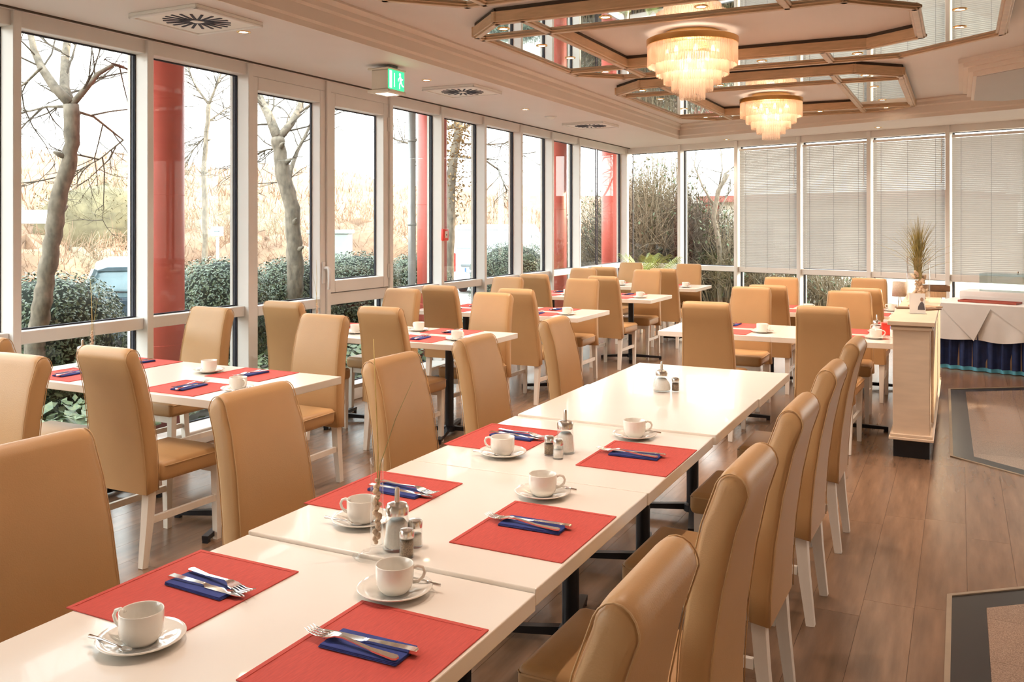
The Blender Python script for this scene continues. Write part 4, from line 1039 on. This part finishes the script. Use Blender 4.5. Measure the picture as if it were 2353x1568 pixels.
twig_shrub('bare_hedge', 'reddish bare hedge left of the leaning tree trunk', 'hedge', gnd(60, 17), 1.5, 2.3, 420, 'brush_dry', 1)
twig_shrub('bare_hedge', 'grey-brown bare hedge behind the leaning tree trunk', 'hedge', gnd(165, 18), 1.3, 2.0, 420, 'twig_pale', 2)
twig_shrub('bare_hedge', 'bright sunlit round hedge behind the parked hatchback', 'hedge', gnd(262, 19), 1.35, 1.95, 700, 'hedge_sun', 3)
twig_shrub('bare_shrub', 'wide tan shrub beside the white notice post', 'shrub', gnd(450, 22), 2.0, 2.5, 520, 'brush_dry', 4)
twig_shrub('bare_shrub', 'drooping tan shrub between the balcony door posts', 'shrub', gnd(610, 21), 1.9, 2.35, 560, 'brush_dry', 5)
twig_shrub('bare_shrub', 'tan shrub on the slope behind the grey utility box', 'shrub', gnd(830, 30), 2.4, 2.8, 420, 'brush_dry', 6)
twig_shrub('bare_shrub', 'dark brown shrub mass behind the notice post', 'shrub', gnd(540, 26), 2.6, 3.2, 500, 'twig_pale', 8)
twig_shrub('olive_shrub', 'tall olive evergreen shrub high on the hillside', 'shrub', tuple(Vector((*at(250, 500, 27)[:2], 0))+Vector((0, 0, hillz(*at(250, 500, 27)[:2])))), 2.6, 2.6, 420, 'brush_olive', 7, leaf=('brush_olive', 1500))

struct('planting_bed', MB().box(-8.3, -5.31, -3, 15.6, GZ, -.03).mesh('planting_bed', 'soil'), label='raised planting bed under the windows')
# clipped round evergreen shrubs in a row
def leaf_ball(name, label, c, rx, ry, h, n, seed, m_='leaf_dark', group=None, s0=.035):
    r = random.Random(seed); t = thing(name, label, 'shrub', tuple(c), group=group)
    b = MB(); prof = [(.0001, .02*h), (.55, .05*h), (.86, .25*h), (.93, .5*h), (.82, .75*h), (.5, .92*h), (.0001, .97*h)]
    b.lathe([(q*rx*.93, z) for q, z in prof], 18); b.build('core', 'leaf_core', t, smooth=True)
    lb = MB()
    for k in range(n):
        z = r.uniform(.0, 1.0); a = r.uniform(0, 2*PI); zz = z*2-1; rad_ = (1-abs(zz)**2.8)**.42; lump = 1+.05*math.sin(a*5+z*9)+.04*math.sin(a*11-z*7)
        nrm = Vector((math.cos(a)*rad_, math.sin(a)*rad_, zz*.8)).normalized()
        c0 = Vector((math.cos(a)*rx*rad_*lump, math.sin(a)*ry*rad_*lump, (z*.97+.02)*h))*r.uniform(.95, 1.03)
        nn_ = (nrm+Vector((r.uniform(-.7, .7), r.uniform(-.7, .7), r.uniform(-.3, .9)))).normalized(); u = nn_.cross(Vector((r.uniform(-1, 1), r.uniform(-1, 1), r.uniform(-1, 1)))).normalized(); w = nn_.cross(u)
        s_ = s0*r.uniform(.7, 1.25); q = len(lb.v)
        lb.v += [tuple(c0-u*s_), tuple(c0+w*s_*.45+nn_*s_*.1), tuple(c0+u*s_), tuple(c0-w*s_*.45+nn_*s_*.1)]; lb.f += [(q, q+1, q+2), (q, q+2, q+3)]; lb.mi += [0, 0]
    tag(lb.build('foliage', m_, t), kind='stuff')
    MB().tube([(0, 0, -.02), (0, 0, .12)], .04, 6).build('stem', 'bark', t); return t
GB = 'clipped evergreen shrubs outside'
for y, rx, h, s, lab in ((5.10, .60, 1.22, 1, 'first in the row, behind the leaning tree'), (7.10, .52, 1.29, 2, 'second in the row, behind the bay with the red column'), (8.22, .48, 1.25, 3, 'third in the row, behind the forked tree'), (9.50, .62, 1.28, 4, 'fourth in the row, below the grey utility box'), (10.95, .50, 1.22, 5, 'fifth in the row, beside the downpipe'), (14.1, .74, 1.32, 6, 'sixth in the row, in front of the white van')):
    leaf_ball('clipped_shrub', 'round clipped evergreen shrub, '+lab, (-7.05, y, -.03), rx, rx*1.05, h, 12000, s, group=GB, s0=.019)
b = MB()
for k in range(6500):
    x = rr.uniform(-6.7, -5.46); y = rr.uniform(.5, 13); z = rr.uniform(-.02, .26); nn_ = Vector((rr.uniform(-.7, .7), rr.uniform(-.7, .7), 1)).normalized(); u = nn_.cross(Vector((rr.uniform(-1, 1), rr.uniform(-1, 1), .1))).normalized(); w = nn_.cross(u); s_ = rr.uniform(.035, .075); c0 = Vector((x, y, z))
    q = len(b.v); b.v += [tuple(c0-u*s_), tuple(c0+w*s_*.6), tuple(c0+u*s_), tuple(c0-w*s_*.6)]; b.f.append((q, q+1, q+2, q+3)); b.mi.append(0)
tag(b.build('ground_cover', 'cover_leaf'), 'low leafy ground cover along the foot of the windows', 'ground cover', kind='stuff')

# red columns and downpipe
for i, (x, y, lab) in enumerate(((-5.76, 5.16, 'first, largest, in the second bay'), (-5.76, 9.30, 'second, beside the downpipe'), (-5.76, 13.02, 'third, past the white van'), (-5.70, 15.42, 'fourth, outside the far corner'))):
    t = thing('red_column', 'round red column outside the windows, '+lab, 'column', (x, y, GZ), group='red columns')
    MB().lathe([(.182, .0), (.182, 3.6)], 32).build('shaft', 'column_red', t, smooth=True)
    MB().lathe([(.22, 0), (.22, .05), (.19, .08)], 32).build('base', 'concrete', t, ang=40)
    for z in (1.0, 2.2): MB().lathe([(.1825, z), (.1832, z+.004), (.1825, z+.008)], 32).build('joint', 'column_red', t)
t = thing('downpipe', 'grey metal downpipe beside the second red column', 'downpipe', (-5.55, 8.53, GZ))
MB().tube([(0, 0, 0), (0, 0, 3.5)], .045, 16).build('pipe', 'downpipe', t, smooth=True)
for z in (.9, 1.95, 2.9): MB().lathe([(.046, z), (.052, z+.004), (.052, z+.03), (.046, z+.034)], 16).build('clamp', 'downpipe', t, smooth=True)
MB().tube([(.05, 0, .0), (.055, .01, .5), (.05, -.01, .95), (.052, 0, 1.3)], .006, 6).build('cable', 'card_white', t, smooth=True)

# bare trees
def tree(name, label, t_, trunk, r0, r1, limbs, seed, twigs=60, m_='bark', ivy=None):
    r = random.Random(seed); root = at(*trunk[0], t_); base = Vector((root.x, root.y, GZ)); T = thing(name, label, 'tree', tuple(base))
    P = [at(px, py, t_)-base for px, py in trunk]; P.insert(0, Vector((P[0].x, P[0].y, -.05)))
    fine = []
    for i in range(len(P)-1):
        for k in range(4): s = k/4; fine.append(P[i].lerp(P[i+1], s)+Vector((r.uniform(-.008, .008), r.uniform(-.008, .008), 0)))
    fine.append(P[-1]); n = len(fine)
    b = MB(); b.tube(fine, [(r0+(r1-r0)*i/(n-1))*r.uniform(.93, 1.07) for i in range(n)], 10); b.build('trunk', m_, T, smooth=True)
    for k in range(5):
        i = r.randrange(n//3, n-2); d = Vector((r.uniform(-1, 1), r.uniform(-1, 1), .4)).normalized(); MB().tube([fine[i], fine[i]+d*(r0*1.1), fine[i]+d*(r0*1.7)], [r0*.35, r0*.3, r0*.12], 6).build('knot', m_, T, smooth=True)
    tw = MB()
    def grow(p, d, L, rad0, depth):
        pts = [p]; q = p.copy(); dd = d.copy()
        for k in range(4):
            dd = (dd+Vector((r.uniform(-.35, .35), r.uniform(-.35, .35), r.uniform(-.25, .25)))).normalized(); q = q+dd*L/4
            if base.x < -5.5 and q.x > -6.03-base.x: q.x = -6.03-base.x
            pts.append(q.copy())
        tw.tube(pts, [rad0, rad0*.85, rad0*.7, rad0*.5, rad0*.25], 4, False)
        if depth > 0:
            for k in range(3): i = r.randrange(1, 5); grow(pts[i], (dd+Vector((r.uniform(-1, 1), r.uniform(-1, 1), r.uniform(-.5, .6)))).normalized(), L*r.uniform(.4, .65), rad0*.5, depth-1)
    for limb_, a0, a1 in limbs:
        dz = r.uniform(.1, .9); Q = []
        for i, (px, py) in enumerate(limb_): Q.append(at(px, py, t_+dz*i/max(1, len(limb_)-1))-base)
        b = MB(); m = len(Q); b.tube(Q, [a0+(a1-a0)*i/(m-1) for i in range(m)], 8); b.build('limb', m_, T, smooth=True)
        for k in range(max(2, int(twigs/len(limbs)/4))):
            i = r.randrange(1, m); p = Q[i-1].lerp(Q[i], r.random()); d = (Q[i]-Q[i-1]).normalized(); grow(p, (d+Vector((r.uniform(-1, 1), r.uniform(-1, 1), r.uniform(-.6, .5)))).normalized(), r.uniform(.35, .8), max(.008, a1*.5), 2)
    tag(tw.build('twigs', 'twig', T), kind='stuff')
    if ivy:
        lb = MB()
        for k in range(ivy):
            i = r.randrange(n//2, n); c0 = fine[i]+Vector((r.gauss(0, .17), r.gauss(0, .17), r.gauss(0, .2))); u = Vector((r.uniform(-1, 1), r.uniform(-1, 1), r.uniform(-1, 1))).normalized(); w = u.cross(Vector((0, .3, 1))).normalized(); s_ = .03
            q = len(lb.v); lb.v += [tuple(c0-u*s_), tuple(c0+w*s_*.6), tuple(c0+u*s_), tuple(c0-w*s_*.6)]; lb.f.append((q, q+1, q+2, q+3)); lb.mi.append(0)
        tag(lb.build('ivy', 'leaf_brown', T), kind='stuff')
    return T
tree('bare_tree', 'leaning bare tree in the first bay with forked crown', 7.1, [(80, 790), (96, 710), (107, 630), (122, 540), (130, 480), (150, 400), (166, 330), (163, 240)], .078, .058,
     [([(163, 240), (125, 200), (95, 155), (78, 115), (66, 60), (58, 10)], .042, .018), ([(163, 245), (148, 200), (150, 130), (158, 70), (160, 10)], .045, .022), ([(166, 240), (200, 200), (225, 170), (262, 148), (285, 155)], .030, .012),
      ([(172, 255), (215, 268), (255, 300), (283, 322), (230, 365), (168, 398)], .012, .005), ([(150, 245), (110, 245), (70, 255), (40, 260), (0, 280)], .012, .005), ([(95, 155), (60, 190), (38, 205), (10, 240)], .012, .005)], 31, twigs=260)
tree('bare_tree', 'bare forked tree behind the balcony door', 10.1, [(676, 720), (678, 640), (677, 560), (672, 480), (652, 410), (643, 350), (638, 318)], .098, .075,
     [([(638, 318), (620, 270), (600, 232), (588, 190), (575, 120)], .062, .03), ([(640, 318), (668, 285), (688, 250), (697, 215), (705, 120)], .05, .025), ([(662, 430), (668, 390), (684, 345), (700, 315), (730, 250)], .03, .015), ([(640, 340), (610, 345), (585, 360)], .012, .005), ([(688, 260), (760, 205), (810, 190), (860, 230)], .014, .005)], 32, twigs=260)
tree('ivy_tree', 'dark ivy-clad bare tree behind the second red column', 14.5, [(1030, 700), (1032, 600), (1035, 500), (1036, 420), (1045, 350), (1055, 300), (1050, 250)], .085, .07,
     [([(1050, 290), (1000, 300), (940, 330), (905, 320)], .035, .012), ([(1055, 300), (1090, 280), (1110, 240)], .04, .015), ([(1050, 360), (1110, 365), (1145, 390), (1165, 440)], .024, .01), ([(1050, 270), (1030, 230), (1000, 200), (930, 220)], .04, .012), ([(1060, 330), (1130, 332), (1160, 330), (1240, 380)], .015, .006)], 33, twigs=320, ivy=1500)
tree('bare_tree', 'thin bare tree beyond the casement window', 14.0, [(470, 640), (472, 520), (468, 400), (475, 300), (480, 240)], .05, .035,
     [([(480, 240), (450, 200), (430, 150)], .022, .008), ([(480, 240), (500, 190), (520, 140)], .022, .008), ([(478, 280), (520, 250), (560, 230)], .016, .006), ([(475, 310), (430, 360), (400, 400)], .012, .005)], 34, twigs=320)

# thicket outside the far corner
GT = 'bare thicket outside the far corner'
for i, (px, t_, rx, h, n, m_) in enumerate(((1350, 21, 1.2, 3.0, 380, 'twig_pale'), (1440, 19.5, 1.2, 3.6, 460, 'twig'), (1480, 18.0, 1.0, 3.7, 620, 'twig_pale'), (1530, 18.6, 1.1, 3.8, 620, 'twig_pale'), (1585, 17.6, .9, 3.0, 460, 'twig'), (1635, 17.8, .9, 2.7, 480, 'twig'), (1690, 17.0, .9, 2.5, 380, 'twig_pale'), (1780, 16.6, .9, 1.9, 260, 'twig_pale'), (1900, 16.2, .9, 1.7, 260, 'twig_pale'))):
    twig_shrub('thicket_shrub', 'tangled bare shrub of the thicket, '+('first', 'second', 'third', 'fourth', 'fifth', 'sixth', 'seventh', 'eighth', 'ninth')[i]+' from the red columns', 'shrub', gnd(px, t_), rx, h, n, m_, 50+i, GT, .014, leaf=('leaf_mid', 500), core=False)
tree('bare_tree', 'bare branching tree above the thicket beside the first blind', 16.6, [(1655, 640), (1652, 560), (1640, 500), (1650, 440), (1672, 400)], .05, .04,
     [([(1650, 450), (1665, 400), (1690, 380)], .03, .01), ([(1645, 480), (1615, 430), (1595, 380), (1600, 350)], .024, .008), ([(1650, 440), (1660, 390), (1655, 340)], .02, .008), ([(1640, 510), (1660, 470), (1688, 420)], .02, .008)], 36, twigs=120)

# neighbouring building beyond the thicket
bb = at(1660, 515, 24)
t = thing('neighbour_building', 'low red-brown building behind the thicket', 'building', (bb.x, bb.y, GZ), rad(-20))
MB().box(-1.0, 6.0, 0, 4, 0, 2.55).build('wall', 'house_wall', t)
MB().box(-1.0, -.1, -.04, 0.0, 0, 2.5).build('wall_panel', 'house_red', t); MB().box(-.6, 6.0, -.35, 4.2, 2.55, 2.72).build('roof', 'house_red', t)
for x in (.5, 2.2, 3.9): f_ = MB().box(x, x+1.1, -.03, .0, .9, 2.1).build('window', 'house_wall', t); MB().box(x+.06, x+1.04, -.036, -.03, .96, 2.04).build('pane', 'house_glass', f_)
MB().box(-.95, -.75, -.5, -.3, 0, 2.6).build('pillar', 'concrete', t)

# parked hatchback
cp = gnd(318, 13.0); dirv = Vector((cp.x, cp.y, 0)).normalized(); ca = math.atan2(dirv.y, dirv.x)-PI/2
t = thing('hatchback_car', 'dark hatchback parked behind the first clipped shrub, rear to the room', 'car', tuple(cp+dirv*.3), ca)
def loft(secs, m_, name, par=None):
    b = MB(); n = len(secs[0][1])
    for y, s_ in secs:
        for x, z in s_: b.v.append((x, y, z))
    for i in range(len(secs)-1):
        for j in range(n): k = (j+1) % n; b.f.append((i*n+j, i*n+k, (i+1)*n+k, (i+1)*n+j)); b.mi.append(0)
    b.f.append(tuple(range(n-1, -1, -1))); b.mi.append(0); b.f.append(tuple((len(secs)-1)*n+j for j in range(n))); b.mi.append(0)
    bm_ = bmesh.new(); me = b.mesh(name, m_); bm_.from_mesh(me); bmesh.ops.recalc_face_normals(bm_, faces=bm_.faces); bm_.to_mesh(me); bm_.free()
    me.polygons.foreach_set('use_smooth', [True]*len(me.polygons)); me.set_sharp_from_angle(angle=rad(40)); return obj(name, me, par)
def hsec(w, z0, z1, tw): return [(-w*.9, z0), (-w, z0+.12), (-w, z1-.12), (-tw, z1), (tw, z1), (w, z1-.12), (w, z0+.12), (w*.9, z0)]
loft([(0.0, hsec(.74, .30, .84, .66)), (.08, hsec(.80, .24, .90, .74)), (.6, hsec(.83, .20, .94, .78)), (2.4, hsec(.83, .20, .94, .78)), (3.4, hsec(.80, .22, .84, .72)), (3.8, hsec(.70, .28, .62, .55))], 'car_paint', 'body', t)
def gsec(w0, w1, z0, z1): return [(-w0, z0), (-w0*.97, z0+.12*(z1-z0)), (-w1*1.10, z0+.62*(z1-z0)), (-w1, z0+.86*(z1-z0)), (-w1*.72, z1), (w1*.72, z1), (w1, z0+.86*(z1-z0)), (w1*1.10, z0+.62*(z1-z0)), (w0*.97, z0+.12*(z1-z0)), (w0, z0)]
loft([(.05, gsec(.74, .66, .88, 1.02)), (.22, gsec(.76, .60, .90, 1.32)), (.50, gsec(.77, .58, .92, 1.42)), (1.6, gsec(.77, .57, .93, 1.43)), (2.6, gsec(.74, .62, .92, .98))], 'car_glass', 'greenhouse', t)
loft([(.16, [(-.60, 1.27), (-.42, 1.325), (.42, 1.325), (.60, 1.27)]), (.32, [(-.60, 1.36), (-.42, 1.435), (.42, 1.435), (.60, 1.36)]), (.9, [(-.60, 1.385), (-.40, 1.465), (.40, 1.465), (.60, 1.385)]), (1.75, [(-.58, 1.36), (-.40, 1.43), (.40, 1.43), (.58, 1.36)])], 'car_roof', 'roof', t)
for s in (-1, 1):
    MB().bar((s*.755, .05, .90), (s*.60, .12, 1.30), .10, .05).build('pillar', 'car_roof', t); MB().rbox(s*.72-.07, s*.72+.07, -.012, .06, .60, .86, .02, 2).build('tail_light', 'tail_red', t)
    for y in (.65, 3.05):
        b = MB(); b.lathe([(.0001, -.09), (.2, -.09), (.29, -.07), (.30, 0), (.29, .07), (.2, .09), (.0001, .09)], 20); b.xform(Matrix.Translation((s*.76, y, .30)) @ Matrix.Rotation(PI/2, 4, 'Y')); w_ = b.build('wheel', 'tyre', t, ang=40)
        b = MB(); b.lathe([(.0001, -.095), (.17, -.095), (.18, .095), (.0001, .095)], 14); b.xform(Matrix.Translation((s*.762, y, .30)) @ Matrix.Rotation(PI/2, 4, 'Y')); b.build('hubcap', 'alu', w_, ang=40)
MB().rbox(-.78, .78, -.06, .10, .28, .50, .04, 2).build('bumper', 'car_paint', t, ang=40)
MB().rbox(-.26, .26, -.072, -.05, .38, .48, .004, 1).build('number_plate', 'plate_white', t)
MB().tube([(0.02, .02, .93), (-.15, .04, .96), (-.42, .05, .97)], .010, 6).build('rear_wiper', 'tyre', t)
MB().tube([(0, .45, 1.44), (0, .38, 1.56), (0, .30, 1.66)], [.008, .005, .003], 6).build('antenna', 'tyre', t)

# white van
vpn = gnd(1108, 25.0); vd = Vector((math.sin(rad(-12)), math.cos(rad(-12)), 0)); va = rad(12)
t = thing('white_van', 'white delivery van seen from behind beyond the second red column', 'van', (vpn.x, vpn.y, GZ), va)
def vsec(w, z0, z1): return [(-w*.97, z0), (-w, z0+.1), (-w, z1-.45), (-w*.93, z1-.12), (-w*.80, z1), (w*.80, z1), (w*.93, z1-.12), (w, z1-.45), (w, z0+.1), (w*.97, z0)]
loft([(0, vsec(.86, .42, 1.90)), (.06, vsec(.89, .38, 1.96)), (3.4, vsec(.89, .38, 1.96)), (4.1, vsec(.87, .38, 1.6)), (4.6, vsec(.82, .4, 1.1))], 'van_white', 'body', t)
MB().box(-.004, .004, -.006, .0, .55, 1.84).build('door_seam', 'van_trim', t)
for z in (1.28, 1.80): MB().box(-.75, .75, -.004, .0, z, z+.012).build('door_crease', 'van_trim', t)
MB().rbox(-.85, .85, -.10, .05, .30, .55, .03, 2).build('bumper', 'van_white', t, ang=40)
MB().box(-.62, .40, -.035, .0, .78, .83).build('plate_lamp_bar', 'van_trim', t)
pl = MB().rbox(-.50, .02, -.028, .0, .62, .735, .004, 1).build('number_plate', 'plate_white', t)
MB().box(-.50, -.455, -.030, -.028, .622, .733).build('plate_band', 'plate_blue', pl)
fc = bpy.data.curves.new('plate_lettering', 'FONT'); fc.body = 'LPN SW'; fc.size = .115; fc.extrude = .001; fc.materials.append(MATS['plate_text'])
o = obj('plate_lettering', fc); me = bpy.data.meshes.new_from_object(o.evaluated_get(bpy.context.evaluated_depsgraph_get())); bpy.data.objects.remove(o)
o = obj('plate_lettering', me, pl, (-.435, -.0305, .645)); o.rotation_euler = (PI/2, 0, 0)
b = MB(); b.lathe([(.045, -.006), (.065, -.006), (.065, .006), (.045, .006)], 20, close=True); b.bar((-.06, 0, 0), (.06, 0, 0), .012, .008); b.xform(Matrix.Translation((-.26, -.008, .95)) @ Matrix.Rotation(PI/2, 4, 'X')); b.build('emblem', 'van_trim', t)
MB().rbox(.55, .62, -.05, 0, 1.12, 1.22, .01, 1).build('door_handle', 'van_trim', t)
for s in (-1, 1):
    MB().rbox(s*.83-.05, s*.83+.05, -.02, .08, .62, 1.15, .02, 1).build('tail_light', 'tail_red', t)
    for y in (.75, 3.7):
        b = MB(); b.lathe([(.0001, -.1), (.22, -.1), (.31, -.08), (.32, 0), (.31, .08), (.22, .1), (.0001, .1)], 20); b.xform(Matrix.Translation((s*.80, y, .32)) @ Matrix.Rotation(PI/2, 4, 'Y')); b.build('wheel', 'tyre', t, ang=40)
MB().box(.889, .896, 2.2, 3.2, 1.15, 1.65).build('side_window', 'car_glass', t)

# notice post, banner, utility box, fence, flower pot
np_ = gnd(500, 17.0)
t = thing('notice_post', 'small white notice board on a wooden post in the shrubs', 'notice', tuple(np_), TH)
MB().box(-.025, .025, -.02, .02, 0, 1.80).build('post', 'post_wood', t); bd = MB().rbox(-.12, .12, -.035, -.02, 1.74, 1.92, .004, 1).build('board', 'sign_board', t); MB().box(-.06, .05, -.0365, -.035, 1.82, 1.845).build('mark', 'van_trim', bd)
bn = gnd(65, 21)
t = thing('banner_sign', 'blank white roadside board above the bare hedge', 'sign', (bn.x, bn.y, GZ), TH+.45)
MB().rbox(-.75, .50, -.02, .02, 1.98, 2.30, .005, 1).build('board', 'sign_board', t)
for x in (-.6, .4): MB().box(x-.03, x+.03, .02, .07, 0, 2.25).build('post', 'post_wood', t)
ub = gnd(760, 15.5)
t = thing('utility_box', 'grey-green utility box behind the clipped shrubs', 'utility box', (ub.x, ub.y, GZ), .45)
MB().rbox(-.34, .34, -.2, .2, 0, 1.80, .01, 1).build('cabinet', 'cabinet_grey', t); MB().rbox(-.37, .37, -.23, .23, 1.80, 1.87, .01, 1).build('lid', 'cabinet_grey', t)
for x0, x1 in ((-.31, -.01), (.01, .31)): d_ = MB().box(x0, x1, -.212, -.2, .1, 1.25).build('door', 'cabinet_grey', t); MB().box(x1-.03 if x0 < 0 else x0, x1 if x0 < 0 else x0+.03, -.222, -.212, .7, .85).build('handle', 'van_trim', d_)
fo = gnd(440, 16.5)
t = thing('picket_fence', 'low wooden picket fence left of the notice post', 'fence', (fo.x, fo.y, GZ), TH+.2)
for k in range(10): MB().box(-.5+k*.11, -.43+k*.11, -.012, .012, 0, 1.02+.02*(k % 2)).build('picket', 'fence_wood', t)
for z in (.3, .8): MB().box(-.52, .62, .012, .035, z, z+.06).build('rail', 'fence_wood', t)
fp_ = at(1085, 690, 10.6)
t = thing('garden_urn', 'dark garden urn on the terrace outside the third window table', 'urn', (-5.95, 9.95, -.03))
MB().lathe([(.14, 0), (.14, .04), (.06, .10), (.06, .16), (.16, .28), (.20, .46), (.23, .52), (.23, .56), (.18, .56), (.15, .42), (.0001, .40)], 24).build('bowl', 'van_trim', t, ang=40)
MB().lathe([(.0001, .50), (.17, .49)], 16).build('soil', 'soil', t)
